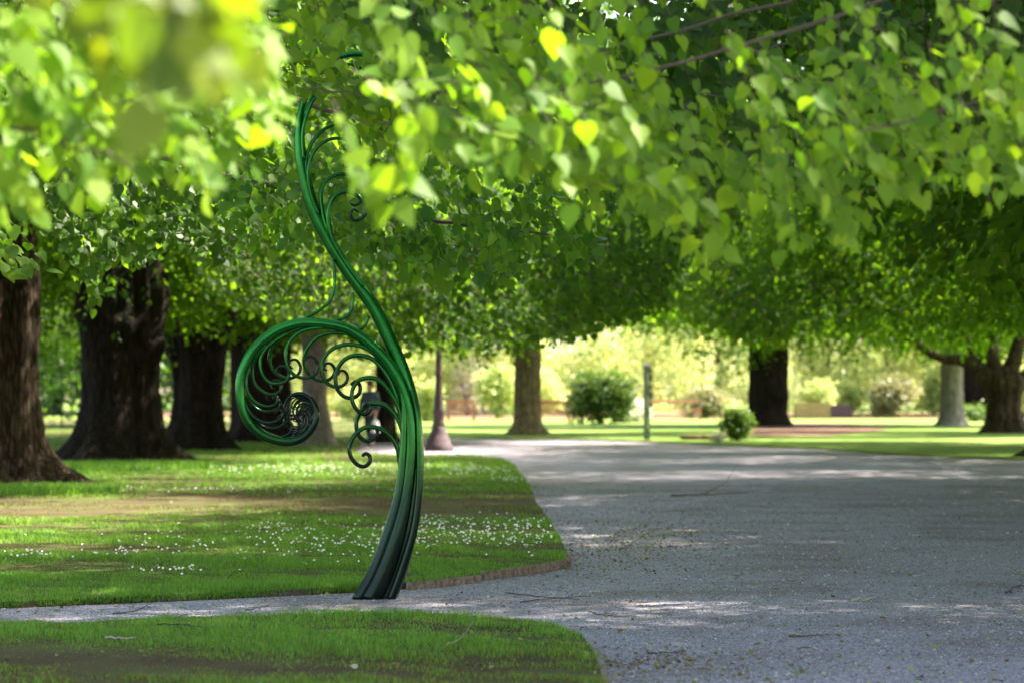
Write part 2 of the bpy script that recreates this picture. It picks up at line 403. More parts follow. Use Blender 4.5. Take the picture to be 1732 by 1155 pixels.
# gravel pebbles
def octa(pos, s):
    n = len(pos); T = np.array([[1, 0, 0], [0, 1, 0], [-1, 0, 0], [0, -1, 0], [0, 0, .7], [0, 0, -.7]], float)
    a = rng.uniform(0, 6.28, n); c, q = np.cos(a), np.sin(a)
    t = T[None] * rng.uniform(0.6, 1.4, (n, 6, 1)) * s[:, None, None]
    V = np.stack([t[..., 0] * c[:, None] - t[..., 1] * q[:, None], t[..., 0] * q[:, None] + t[..., 1] * c[:, None], t[..., 2]], 2) + pos[:, None]
    F = np.array([[0, 1, 4], [1, 2, 4], [2, 3, 4], [3, 0, 4], [1, 0, 5], [2, 1, 5], [3, 2, 5], [0, 3, 5]])
    return V.reshape(-1, 3), (np.arange(n)[:, None, None] * 6 + F[None]).reshape(-1, 3)
n = 60000
Y = 1 / rng.uniform(1 / 48, 1 / 15, n); X = (rng.uniform(-30, 1770, n) - 866) / FPX * Y
p = np.stack([X, Y, np.zeros(n)], 1); p = p[~inside(p, MID) & ~inside(p, NEAR)]
s = 0.0035 + 0.007 * rng.uniform(0, 1, len(p)) ** 2.5
s *= np.clip(p[:, 1] / 22, 0.9, 1.6); p[:, 2] = s * 0.25
V, F = octa(p, s)
tag(link('gravel', npmesh('gravel', V, F), PEBBLE), 'loose grey gravel stones on the path', 'gravel', kind='stuff')

# ------------------------------------------------------------------ leaves
LV = np.array([[0, 0, 0], [0, .36, -.03], [0, .70, -.05], [0, 1.10, -.20], [-.20, -.12, .03], [-.45, .08, .07], [-.47, .40, .07], [-.25, .74, .0], [.20, -.12, .03], [.45, .08, .07], [.47, .40, .07], [.25, .74, .0]])
LF = np.array([[0, 1, 5, 4], [1, 2, 6, 5], [2, 3, 7, 6], [0, 8, 9, 1], [1, 9, 10, 2], [2, 10, 11, 3]])
SV = np.array([[0, 0, 0], [-.42, .42, .08], [0, 1.0, -.1], [.42, .42, .08]])
SF = np.array([[0, 3, 2], [0, 2, 1]])
def leaf_arrays(pos, d, nrm, size, simple=False):
    tv, tf = (SV, SF) if simple else (LV, LF)
    d = norm(d); s = norm(np.cross(d, nrm)); u = np.cross(s, d)
    n = len(pos); sz = size[:, None, None]; wv = rng.uniform(0.8, 1.12, n)[:, None, None]
    V = pos[:, None] + sz * (tv[None, :, 0:1] * wv * s[:, None] + tv[None, :, 1:2] * d[:, None] + tv[None, :, 2:3] * rng.uniform(-0.6, 2.0, n)[:, None, None] * u[:, None])
    F = (np.arange(n)[:, None, None] * len(tv) + tf[None])
    return V.reshape(-1, 3), F.reshape(-1, tf.shape[1])
def sprays(o, d, L, K, size, droop=0.5, simple=False, flat_=0.5, face=(0, 0, 0)):
    """o,d (n,3), L (n,) ; K leaves per spray -> leaf arrays + twig polylines"""
    n = len(o); d = norm(d)
    t = ((np.arange(K) + rng.uniform(0.2, 0.9, (n, K))) / K)
    P = o[:, None] + d[:, None] * (L[:, None] * t)[..., None]
    P[..., 2] -= droop * L[:, None] * t ** 2 * 0.6
    side = norm(np.cross(d, np.array([0, 0, 1.0]) + rng.normal(0, .15, (n, 3))))
    sg = np.where((np.arange(K) % 2)[None, :] == 0, 1.0, -1.0) * np.ones((n, 1))
    ld = d[:, None] * rng.uniform(0.2, 0.9, (n, K, 1)) + side[:, None] * sg[..., None] * rng.uniform(0.5, 1.1, (n, K, 1)) + rng.normal(0, 0.28, (n, K, 3))
    ld[..., 2] -= rng.uniform(0.1, 1.1, (n, K)) * (0.5 + droop)
    nr = np.array([0, 0, 1.0]) * flat_ * 2 + rng.normal(0, 0.45, (n, K, 3)) + d[:, None] * 0.25
    nr = nr + np.array(face); sz = size * rng.uniform(0.5, 1.2, (n, K))
    P = P + ld * (sz * 0.25)[..., None]
    V, F = leaf_arrays(P.reshape(-1, 3), ld.reshape(-1, 3), nr.reshape(-1, 3), sz.ravel(), simple)
    tk = np.linspace(0, 1, 4)[None, :, None]
    TW = o[:, None] + d[:, None] * L[:, None, None] * tk
    TW[..., 2] -= droop * L[:, None] * tk[..., 0] ** 2 * 0.6
    return V, F, TW
def twig_arrays(TW, r=0.003):
    n, k, _ = TW.shape; rad = np.linspace(r, r * 0.45, k)
    a = np.array([0, 2.094, 4.189]); V = np.zeros((n, k, 3, 3))
    t = norm(TW[:, -1] - TW[:, 0]); u = norm(np.cross(t, rng.normal(size=(n, 3)))); v = np.cross(t, u)
    for j in range(3):
        V[:, :, j] = TW + rad[None, :, None] * (np.cos(a[j]) * u + np.sin(a[j]) * v)[:, None]
    F = []
    for i in range(k - 1):
        for j in range(3):
            F.append([i * 3 + j, i * 3 + (j + 1) % 3, (i + 1) * 3 + (j + 1) % 3, (i + 1) * 3 + j])
    F = np.array(F); return V.reshape(-1, 3), (np.arange(n)[:, None, None] * (k * 3) + F[None]).reshape(-1, 4)

# ------------------------------------------------------------------ tree builders
def trunk_mesh(name, prof, seed=1, flute=0.16, roots=6, rootlen=0.5, nseg=56, burls=0, top_cut=None):
    """prof: list of (z, r, dx, dy)"""
    r = np.random.default_rng(seed); P = crom(prof, 7); zmax = prof[-1][0]
    ph = r.uniform(0, 6.28, 8); am = r.uniform(0.5, 1, 8)
    ra = np.sort(r.uniform(0, 6.28, roots)); rs = r.uniform(0.5, 1.2, roots)
    bz = [(r.uniform(0.4, zmax), r.uniform(0, 6.28), r.uniform(0.15, 0.38), r.uniform(0.12, 0.28)) for _ in range(burls)]
    th = np.linspace(0, 2 * math.pi, nseg, endpoint=False); V = []
    for z, rad, dx, dy in P:
        rr = np.full(nseg, 1.0)
        for i, k in enumerate((2, 3, 5, 7, 9, 13)):
            rr += flute * am[i] / (1 + i * 0.35) * np.cos(k * th + ph[i] + 0.35 * math.sin(z * (0.6 + i * .23) + ph[i]))
        base = math.exp(-max(z, 0) / (rad * 0.55))
        for a, s in zip(ra, rs):
            dd = np.angle(np.exp(1j * (th - a))); rr += rootlen * s * base * np.exp(-(dd / 0.24) ** 2)
        for (z0, a0, h0, w0) in bz:
            dd = np.angle(np.exp(1j * (th - a0))); rr += 0.35 * h0 / .3 * np.exp(-((z - z0) / h0) ** 2 - (dd / 0.45) ** 2)
        V.append(np.stack([dx + rad * rr * np.cos(th), dy + rad * rr * np.sin(th), np.full(nseg, z)], 1))
    nr = len(V); V = np.concatenate(V); V[:, :2] += 0.012 * np.stack([noise(V, seed + 3, 2, 6), noise(V, seed + 4, 2, 6)], 1)
    i = np.arange(nr - 1)[:, None] * nseg; k = np.arange(nseg)[None]; k2 = (k + 1) % nseg
    F = np.stack([i + k, i + k2, i + k2 + nseg, i + k + nseg], 2).reshape(-1, 4)
    return npmesh(name, V, F)
def std_prof(r, h, flare=1.35, lean=(0, 0)):
    zs = [-0.15, 0.0, 0.25, 0.6, 1.2, 2.0, 3.0, h * 0.6 + 1, h]
    rs = [flare * 1.05, flare, flare * 0.88, flare * 0.78, 1.0, 0.97, 0.98, 0.8, 0.55]
    out = []
    for z, q in sorted(zip(zs, rs)):
        out.append((z, r * q, lean[0] * max(z, 0), lean[1] * max(z, 0)))
    return out
def limb_mb(mb, p0, p1, r0, r1, seed, sag=0.6):
    rr = random.Random(seed); p0 = Vector(p0); p1 = Vector(p1); L = (p1 - p0).length
    pts = [p0]
    for k in (0.3, 0.62):
        q = p0.lerp(p1, k) + Vector((rr.gauss(0, .06) * L, rr.gauss(0, .06) * L, sag * L * 0.18 * (1 if k < .5 else .8)))
        pts.append(q)
    pts.append(p1); C_ = crom(pts, 6); rad = [r0 + (r1 - r0) * (i / (len(C_) - 1)) ** 0.8 for i in range(len(C_))]
    mb.tube(C_, rad, 9)
    return C_
def crown_mesh(name, rx, ry, rz, zc, nl, per, size, seed, skirt=0.5, L=0.55, simple=True, lobe=2.1, K=6, keepf=None):
    """leaf clumps arranged as lobes over an ellipsoid dome; z measured from the tree's base"""
    r = np.random.default_rng(seed)
    u = norm(r.normal(size=(nl, 3))); rad = r.uniform(0.35, 1.0, nl) ** 0.45
    c = u * rad[:, None] * np.array([rx, ry, rz]); c[:, 2] = np.where(c[:, 2] < -rz * skirt, -rz * skirt * r.uniform(.55, 1.04, nl), c[:, 2])
    c[:, 2] += zc
    lr = lobe * r.uniform(0.6, 1.25, nl)
    idx = np.repeat(np.arange(nl), per); n = len(idx)
    d = norm(r.normal(size=(n, 3)) + np.array([0, 0, 0.12])); q = r.uniform(0.25, 1, n) ** 0.5
    o = c[idx] + d * (lr[idx] * q)[:, None] * np.array([1, 1, 0.62])
    out = norm((o - np.array([0, 0, zc])) * np.array([1, 1, .5])); dd = out * 0.8 + d * 0.7; dd[:, 2] -= 0.15
    if keepf is not None:
        k = keepf(o); o, dd = o[k], dd[k]; n = len(o)
    V, F, TW = sprays(o, dd, L * r.uniform(.6, 1.2, n), K, size, 0.5, simple)
    return npmesh(name, V, F), c
def tree(name, x, y, r, label, barkm, leafm, crown=None, h=6.5, seed=1, flare=1.35, rootlen=.5, flute=.13, burls=0, group=None, lean=(0, 0), prof=None, nlimb=7, rz=0.0, z0=Z1, fork=3.6, cat='tree', cz=0.0):
    t = empty(name, (x, y, z0 - 0.02), label, cat, group)
    link('trunk', trunk_mesh('trunk', prof or std_prof(r, h, flare, lean), seed, flute, 6, rootlen, burls=burls), barkm, t, True)
    if crown is not None:
        me, cs = crown
        cr_ = link('crown', me, None, t); cr_.rotation_euler[2] = rz; cr_.location.z = cz
        if not me.materials: me.materials.append(leafm)
        if nlimb:
            mb = MB(); rr = random.Random(seed); ca, sa = math.cos(rz), math.sin(rz)
            ids = rr.sample(range(len(cs)), min(nlimb, len(cs)))
            for j, i in enumerate(ids):
                e = Vector((cs[i][0] * ca - cs[i][1] * sa, cs[i][0] * sa + cs[i][1] * ca, cs[i][2]))
                st = fork + rr.uniform(0, max(0.2, h - fork - 0.8))
                limb_mb(mb, (lean[0] * st, lean[1] * st, st), e, r * 0.42, 0.05, seed * 31 + j)
            mb.build('limb', barkm, t, True)
    return t
def at(px, py): return G(px, py)

CR_A = crown_mesh('crown', 8.5, 8.5, 5.4, 8.2, 150, 115, 0.165, 21, skirt=0.86, K=6)
CR_B = crown_mesh('crown', 8.0, 8.5, 5.4, 8.4, 140, 115, 0.165, 22, skirt=0.86, K=6)
CR_C = crown_mesh('crown', 8.5, 8.0, 5.6, 8.9, 140, 115, 0.17, 23, skirt=0.84, K=6)
for c_ in (CR_A, CR_B, CR_C): c_[0].materials.append(LEAF_FAR)

CR_D = crown_mesh('crown', 8.5, 8.5, 5.4, 8.4, 190, 130, 0.20, 25, skirt=0.8, K=6)  # extra dense crown, thickened to block sun over the path
CR_D[0].materials.append(LEAF_FAR)
AV = 'old lime trees along the path'
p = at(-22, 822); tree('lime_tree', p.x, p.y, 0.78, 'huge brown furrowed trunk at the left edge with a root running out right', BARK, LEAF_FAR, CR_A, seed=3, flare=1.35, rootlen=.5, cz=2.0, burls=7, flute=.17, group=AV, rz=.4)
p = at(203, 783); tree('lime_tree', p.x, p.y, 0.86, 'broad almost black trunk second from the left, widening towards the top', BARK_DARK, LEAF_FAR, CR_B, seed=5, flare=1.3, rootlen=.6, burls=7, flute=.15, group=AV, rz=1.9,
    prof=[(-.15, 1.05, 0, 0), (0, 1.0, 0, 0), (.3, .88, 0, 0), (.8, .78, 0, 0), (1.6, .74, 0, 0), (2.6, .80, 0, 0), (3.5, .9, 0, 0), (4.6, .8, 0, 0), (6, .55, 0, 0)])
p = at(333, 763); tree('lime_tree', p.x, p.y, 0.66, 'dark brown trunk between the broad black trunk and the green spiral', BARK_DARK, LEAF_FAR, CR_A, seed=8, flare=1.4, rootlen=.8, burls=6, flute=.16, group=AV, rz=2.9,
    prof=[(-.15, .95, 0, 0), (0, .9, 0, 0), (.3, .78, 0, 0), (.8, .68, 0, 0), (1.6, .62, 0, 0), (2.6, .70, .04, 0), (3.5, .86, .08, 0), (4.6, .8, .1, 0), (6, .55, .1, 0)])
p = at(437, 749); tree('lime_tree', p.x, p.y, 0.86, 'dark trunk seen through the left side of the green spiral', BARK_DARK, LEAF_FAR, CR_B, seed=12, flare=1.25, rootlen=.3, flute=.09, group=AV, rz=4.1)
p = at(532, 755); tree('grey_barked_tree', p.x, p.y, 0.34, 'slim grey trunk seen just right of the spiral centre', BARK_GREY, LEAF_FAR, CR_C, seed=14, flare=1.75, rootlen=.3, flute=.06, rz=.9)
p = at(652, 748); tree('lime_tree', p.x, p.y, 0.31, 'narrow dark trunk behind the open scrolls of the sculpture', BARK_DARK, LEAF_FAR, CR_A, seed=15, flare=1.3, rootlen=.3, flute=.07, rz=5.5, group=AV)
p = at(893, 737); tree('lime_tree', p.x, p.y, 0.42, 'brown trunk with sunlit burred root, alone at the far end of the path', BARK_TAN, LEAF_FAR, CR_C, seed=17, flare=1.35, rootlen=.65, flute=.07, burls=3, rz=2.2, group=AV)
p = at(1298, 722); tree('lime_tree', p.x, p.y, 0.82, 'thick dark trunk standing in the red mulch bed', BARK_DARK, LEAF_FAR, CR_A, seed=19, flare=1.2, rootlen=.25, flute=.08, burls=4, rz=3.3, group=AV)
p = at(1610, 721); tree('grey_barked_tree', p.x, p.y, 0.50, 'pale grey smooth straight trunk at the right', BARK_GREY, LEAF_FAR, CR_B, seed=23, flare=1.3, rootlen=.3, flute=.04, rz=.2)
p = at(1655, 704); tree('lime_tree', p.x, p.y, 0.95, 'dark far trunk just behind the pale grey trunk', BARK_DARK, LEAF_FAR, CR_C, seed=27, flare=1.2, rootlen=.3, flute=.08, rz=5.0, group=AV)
# forked tree at the right edge
p = at(1700, 734)
ft = tree('forked_tree', p.x, p.y, 0.58, 'gnarled brown tree at the right edge, forking low into crooked limbs', BARK, LEAF_FAR, CR_C, seed=29, flare=1.45, rootlen=.3, flute=.12, burls=7, rz=1.2, group=None, nlimb=0,
    prof=[(-.15, .9, 0, 0), (0, .82, 0, 0), (.3, .66, 0, 0), (.8, .54, 0, 0), (1.3, .56, 0, 0), (1.75, .72, -.05, 0), (2.1, .62, -.1, 0), (2.4, .3, -.15, 0)])
mb = MB(); 
for k, (pts, r0, r1) in enumerate([([(-.1, 0, 1.7), (-.75, .1, 2.15), (-1.5, .1, 2.55), (-2.5, .2, 2.75), (-4.5, .3, 4.2)], .34, .08), ([(0, 0, 1.8), (.3, 0, 2.5), (.55, .2, 3.3), (1.2, .1, 5)], .36, .15),
        ([(.2, 0, 1.5), (.9, -.1, 2.2), (1.8, 0, 3.2), (3, 0, 5)], .3, .1), ([(-.2, 0, 1.9), (-.45, 0, 2.6), (-.35, .2, 3.4), (-.9, 0, 5.2)], .3, .1), ([(-1.3, .1, 2.5), (-1.2, .1, 3.0), (-1.6, .2, 4.2)], .16, .08)]):
    mb = MB(); c_ = crom(pts, 6); mb.tube(c_, [r0 + (r1 - r0) * i / (len(c_) - 1) for i in range(len(c_))], 12); mb.build('limb', BARK, ft, True)

# trees whose trunks stand outside the picture and whose branches hang into it
def hanging(root, bound, d0, d1, n, size, K, leafm, seed, dirv=(0.4, 0, -0.55), top=-260, L=0.34, droop=0.7, clump=0.35, twr=0.003, simple=False, edge=0.55, cf=3.2, tilt=0.0):
    """twigs with leaves filling a hanging skirt whose lower rim follows bound, between the distances d0 and d1"""
    r = np.random.default_rng(seed); bx = np.array([b[0] for b in bound], float); by = np.array([b[1] for b in bound], float)
    px = r.uniform(bx[0], bx[-1], n * 6); f = r.uniform(0, 1, n * 6); low = np.interp(px, bx, by)
    rim = r.uniform(0, 1, n * 6) < edge
    py = np.where(rim, low - (low - top) * f ** 2 * 0.35, top + (low - top) * f)
    Y = r.uniform(d0, d1, n * 6)
    o = np.stack([(px - 866) / FPX * Y, Y, CAMH + (HY - py) / FPX * Y], 1)
    k = noise(o, seed, 2, cf) > r.normal(clump, 0.25, n * 6)
    o = o[k][:n]; m = len(o)
    dv = norm(np.array(dirv)[None] + r.normal(0, 0.38, (m, 3))); LL = L * r.uniform(0.5, 1.25, m)
    o = o - dv * LL[:, None] * 0.8 + np.array([0, 0, 1.0]) * (LL[:, None] * .6 * droop + size * .8)
    V, F, TW = sprays(o, dv, LL, K, size, droop, simple, face=(0.15, -0.9, 0))
    ri = np.linalg.inv(np.array(root.matrix_basis)); off = np.array(root.location)
    V2, F2 = twig_arrays(TW, twr); me = npmesh('foliage', np.concatenate([V, V2]) - off, [F, F2 + len(V)] if F.shape[1] != 4 else [np.concatenate([F, F2 + len(V)])])
    me.materials.append(leafm); me.materials.append(TWIG)
    me.polygons.foreach_set('material_index', np.concatenate([np.zeros(len(F)), np.ones(len(F2))]).astype(np.int32))
    link('foliage', me, None, root)
    return o
def branches(root, ptslist, r0, r1, wig=0.06, seed=0):
    rr = random.Random(seed)
    for pts in ptslist:
        mb = MB(); q = [Vector(p) - root.location for p in pts]
        c_ = crom(q, 8); c_ += np.array([[rr.gauss(0, wig * .2) for _ in range(3)] for _ in c_])
        mb.tube(c_, [r0 + (r1 - r0) * i / (len(c_) - 1) for i in range(len(c_))], 7); mb.build('branch', TWIG, root, True)
def keep_out(px0, px1, pyb, d0, base):
    """crown filter: nothing in the open view below the line pyb"""
    def f(o):
        q = o + np.array(base); sx = 866 + q[:, 0] / q[:, 1].clip(0.5) * FPX; sy = HY - (q[:, 2] - CAMH) / q[:, 1].clip(0.5) * FPX
        return ~((q[:, 1] > 0.5) & (q[:, 1] < 200) & (sx > -250) & (sx < 1980) & (sy > pyb))
    return f

# N1: left of camera, bright leaves close to the lens
n1 = tree('lime_tree', -5.2, 7.5, 0.5, 'lime tree left of the view whose blurred yellow-green leaves hang closest, top left', BARK, LEAF_NEAR,
          crown_mesh('crown', 4.2, 5.0, 3.6, 7.6, 60, 50, 0.11, 31, skirt=.8, keepf=keep_out(0, 0, -120, 0, (-5.2, 7.5, 0))), seed=31, group=AV)
A_b = [(120, 90), (200, 190), (290, 270), (360, 310), (420, 370), (465, 370), (490, 280), (470, 150), (400, 90)]
hanging(n1, A_b, 3.6, 4.8, 17, 0.085, 6, LEAF_YELLOW, 41, (0.5, 0, -0.5), top=-30, L=.20, clump=-0.2, edge=.3)
B_b = [(-150, 380), (-40, 390), (60, 370), (140, 330), (190, 400), (230, 330), (330, 350), (400, 290), (450, 250), (480, 130)]
hanging(n1, B_b, 8.5, 12.5, 150, 0.09, 10, LEAF_NEAR, 42, (0.55, 0.1, -0.5), top=-250, L=.36, clump=.1)
branches(n1, [[(-5.2, 7.5, 4.2), (-3.6, 7.7, 4.1), (-2.2, 7.6, 3.2), (-.9, 7.6, 2.7)], [(-5.2, 7.5, 4.4), (-3, 5.6, 3.6), (-1.2, 4.0, 2.55), (-.5, 3.8, 2.15)], [(-5, 7.6, 3.9), (-3.5, 8.6, 3.4), (-2, 8.8, 2.6), (-1.2, 8.9, 2.3)]], .025, .005, seed=2)
# N2: right side, the big blurred skirt
n2 = tree('lime_tree', 8.2, 14.5, 0.55, 'lime tree right of the view whose bright skirt of blurred leaves fills the top right', BARK, LEAF_NEAR,
          crown_mesh('crown', 8.5, 7.5, 4.0, 10.2, 170, 110, 0.15, 33, skirt=.8, keepf=lambda o: keep_out(0, 0, 20, 0, (8.2, 14.5, 0))(o) & (o[:, 1] > 1.0 + .25 * np.sin(o[:, 0]))), seed=33, group=AV)  # crown widened to shade the inner leaves, its front cut open for sun
C_b = [(470, 60), (560, 90), (640, 160), (700, 260), (760, 300), (840, 270), (920, 300), (1000, 370), (1060, 330), (1110, 430), (1165, 470), (1200, 380), (1290, 390), (1350, 340), (1440, 400), (1500, 320), (1580, 300), (1680, 340), (1760, 380), (1950, 430)]
hanging(n2, C_b, 11.5, 15.5, 215, 0.085, 13, LEAF_NEAR, 44, (0.7, 0.1, -0.45), top=-280, L=.62, clump=.2, edge=.5, cf=2.2)
hanging(n2, [(680, 230), (760, 320), (900, 310), (1000, 370), (1100, 410), (1170, 480), (1200, 420)], 10.2, 12, 36, 0.092, 10, LEAF_NEAR, 55, (0.8, 0, -0.4), top=0, L=.5, edge=1.0, clump=-3)
hanging(n2, [(1190, 420), (1290, 440), (1440, 420), (1500, 360), (1600, 320), (1700, 370), (1800, 400)], 11, 13.5, 56, 0.088, 10, LEAF_NEAR, 56, (0.5, 0, -0.7), top=-100, L=.5, edge=1.0, clump=-3)
hanging(n2, [(560, 40), (700, 160), (900, 230), (1100, 280), (1400, 300), (1750, 280), (1950, 320)], 15, 21, 750, 0.10, 8, LEAF_DEEP, 45, (0.3, 0.1, -0.6), top=-330, L=.42, clump=.05, edge=.1)
hanging(n2, [(600, 340), (640, 400), (665, 400), (700, 340)], 8.6, 9.2, 5, 0.085, 5, LEAF_NEAR, 46, (0.4, 0, -0.7), top=290, L=.18, clump=-3, edge=.3)
branches(n2, [[(8.2, 14.5, 5), (3.9, 11.5, 4.2), (1.9, 12.4, 3.4), (.2, 12.6, 2.9), (-.6, 12.4, 2.75)], [(8.2, 14.5, 5.2), (3.6, 13, 4.3), (1.4, 14.6, 3.6), (-.4, 15, 3.2), (-1.1, 15.2, 3.2)],
              [(8.2, 14.3, 4.6), (4.4, 11.2, 3.8), (2.6, 11.8, 3.0), (1.3, 11.5, 2.6)], [(8.2, 14.5, 4.8), (4.8, 14, 4.2), (2.6, 16.6, 3.8), (.4, 17.5, 3.5)], [(-.5, 14.9, 3.2), (.2, 14.6, 2.9), (.7, 14.4, 2.6)]], .013, .004, seed=4)
# M1: left, level with the sculpture
m1 = tree('lime_tree', -7.4, 27, 0.7, 'lime tree left of the view whose sharply focused leaves hang round the green sculpture', BARK, LEAF_MID,
          crown_mesh('crown', 7.5, 8, 5, 8.6, 120, 70, 0.14, 35, skirt=.84, keepf=keep_out(0, 0, 60, 0, (-7.4, 27, 0))), seed=35, group=AV)
D_b = [(380, 380), (450, 440), (560, 420), (620, 450), (700, 475), (780, 480), (850, 490), (900, 430), (985, 460), (1020, 380), (1100, 300), (1200, 240)]
hanging(m1, D_b, 22.6, 27, 520, 0.105, 7, LEAF_D, 47, (0.5, -0.2, -0.45), top=60, L=.45, clump=.1, cf=1.8)
hanging(m1, [(440, 150), (500, 150), (560, 200), (620, 230), (700, 270), (760, 240)], 19.5, 21.2, 75, 0.11, 7, LEAF_NEAR, 48, (0.5, -0.1, -0.4), top=60, L=.4, clump=0, cf=2)
F_b = [(-60, 340), (60, 330), (85, 400), (130, 450), (158, 530), (180, 440), (240, 450), (300, 400), (345, 470), (400, 450), (440, 380), (500, 300)]
hanging(m1, F_b, 26, 34, 560, 0.12, 7, LEAF_MID, 49, (0.55, -0.1, -0.4), top=60, L=.5, clump=.15, cf=1.6)
hanging(m1, [(-60, 440), (0, 470), (40, 480), (70, 470)], 22, 24, 12, 0.115, 7, LEAF_NEAR, 50, (0.6, -0.1, -0.4), top=390, L=.4, clump=-2)
branches(m1, [[(-7.4, 27, 5), (-5, 26, 4.3), (-3, 25, 3.6), (-1, 24.4, 3.1), (.3, 24, 2.9)], [(-7.2, 27, 4.5), (-5.6, 29, 3.9), (-4, 30, 3.4), (-2.8, 30, 3.0)], [(-7.4, 27, 5.4), (-5, 24.5, 4.9), (-2.6, 23.4, 4.2), (-.8, 23, 3.7), (.6, 23, 3.6)]], .045, .009, seed=6)
# R1, R2: right row
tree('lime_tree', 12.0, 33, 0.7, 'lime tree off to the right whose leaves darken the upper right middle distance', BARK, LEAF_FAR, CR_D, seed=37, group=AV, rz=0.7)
for i_, (x_, y_, c_, lab_) in enumerate([(10.2, 21.5, CR_D, 'lime tree added out past the right edge to shade the near gravel'), (12.5, 44, CR_D, 'lime tree added out of view at the right to shade the middle of the path'), (20, 31, CR_D, 'lime tree added farther right to block sun level with the daisy lawn'),
                                        (24, 50, CR_C, 'lime tree added farther right to block sun well down the path'),
                                        (13.2, 66, CR_B, 'lime tree added past the right edge to shade the far end of the path'), (26, 76, CR_B, 'lime tree added farther right to shade the far right canopy'), (-23, 98, CR_B, 'lime tree added behind the left row to shade the lawn beyond'), (-17, 118, CR_C, 'farther lime tree added behind the left row to shade the lawn')]):
    tree('lime_tree', x_, y_, .7, lab_, BARK, LEAF_FAR, c_, seed=60 + i_, group=AV, rz=i_ * 1.1)  # trees added to block sun over the path, lawns and canopy
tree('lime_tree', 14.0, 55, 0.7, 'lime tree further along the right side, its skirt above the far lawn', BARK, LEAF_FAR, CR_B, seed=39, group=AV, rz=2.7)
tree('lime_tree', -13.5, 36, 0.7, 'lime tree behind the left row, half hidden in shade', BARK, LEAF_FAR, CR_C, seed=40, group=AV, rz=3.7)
# mid canopy of the avenue between 40 and 65 m (lower skirt of leaves behind the sculpture)
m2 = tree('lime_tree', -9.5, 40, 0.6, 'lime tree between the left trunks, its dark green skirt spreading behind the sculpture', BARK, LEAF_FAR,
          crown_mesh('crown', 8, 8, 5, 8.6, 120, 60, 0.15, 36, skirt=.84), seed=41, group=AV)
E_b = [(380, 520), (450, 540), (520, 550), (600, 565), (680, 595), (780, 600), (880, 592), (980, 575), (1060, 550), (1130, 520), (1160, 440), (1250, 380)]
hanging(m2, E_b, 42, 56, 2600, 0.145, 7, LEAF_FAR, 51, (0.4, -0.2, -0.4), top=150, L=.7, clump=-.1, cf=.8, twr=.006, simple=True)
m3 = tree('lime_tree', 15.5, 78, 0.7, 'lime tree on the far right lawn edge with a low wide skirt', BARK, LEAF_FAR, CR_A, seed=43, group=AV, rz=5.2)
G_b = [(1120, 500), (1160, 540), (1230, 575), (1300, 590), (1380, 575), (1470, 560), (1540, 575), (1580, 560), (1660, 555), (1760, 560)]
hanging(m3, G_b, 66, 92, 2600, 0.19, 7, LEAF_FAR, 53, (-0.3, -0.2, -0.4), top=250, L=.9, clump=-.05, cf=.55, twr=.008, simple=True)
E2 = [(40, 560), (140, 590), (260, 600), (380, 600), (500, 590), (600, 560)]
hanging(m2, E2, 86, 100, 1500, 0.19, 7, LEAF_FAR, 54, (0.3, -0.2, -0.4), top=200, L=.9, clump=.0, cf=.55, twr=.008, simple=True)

# ------------------------------------------------------------------ fern sculpture
SY = 21.7
fs = empty('fern_sculpture', W(640, 1013, SY) * 1.0, 'tall green enamelled fern sculpture of curling tubes rising from the gravel', 'sculpture')
fs.location.z = 0.0
base_loc = fs.location.copy()
def sc_tube(name, pts, radii, dy=0.0, fades=(1, 1), n=6, seg=16, start_dy=None):
    """pts in source pixels on the sculpture's plane; radii in pixels at matching points"""
    P = crom(pts, n); m = len(P)
    rs = np.interp(np.linspace(0, 1, m), np.linspace(0, 1, len(radii)), radii) * SY / FPX
    mb = MB(); Q = []
    for i, q in enumerate(P):
        d = dy if start_dy is None else start_dy + (dy - start_dy) * min(1, i / (m * 0.5))
        w_ = W(q[0], q[1], SY) + Vector((0, d, 0)) - base_loc; Q.append(w_)
    mb.tube(Q, list(rs), seg)
    # rounded tip
    t = (Q[-1] - Q[-2]).normalized(); r = rs[-1]; mb.tube([Q[-1] + t * r * a for a in (0, .5, .85, 1.0)], [r, r * .86, r * .5, r * .05], seg)
    o = mb.build(name, ENAMEL, fs, True)
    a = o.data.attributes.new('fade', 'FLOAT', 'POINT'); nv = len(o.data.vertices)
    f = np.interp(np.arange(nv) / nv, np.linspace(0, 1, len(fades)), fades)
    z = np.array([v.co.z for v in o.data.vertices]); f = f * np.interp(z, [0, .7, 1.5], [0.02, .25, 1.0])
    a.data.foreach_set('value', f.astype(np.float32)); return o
def z1(L): return [(380 + x / 3.5, 500 + y / 3.5) for x, y in L]
def z2(L): return [(440 + x / 2.625, 120 + y / 2.625) for x, y in L]
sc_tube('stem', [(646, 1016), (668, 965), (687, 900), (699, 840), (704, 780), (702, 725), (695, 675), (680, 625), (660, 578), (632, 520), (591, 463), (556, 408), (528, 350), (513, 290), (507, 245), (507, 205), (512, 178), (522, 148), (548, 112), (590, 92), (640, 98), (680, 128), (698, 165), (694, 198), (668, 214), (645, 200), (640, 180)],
        [22, 20, 18, 15, 13, 12.5, 12, 12, 12, 11.5, 11, 11, 11.5, 11, 9, 7.5, 6, 5.5, 5.5, 5, 5, 4.5, 4.5, 4, 3.5, 3, 2.5], 0.02, (1, 1, 1, .9, .7))
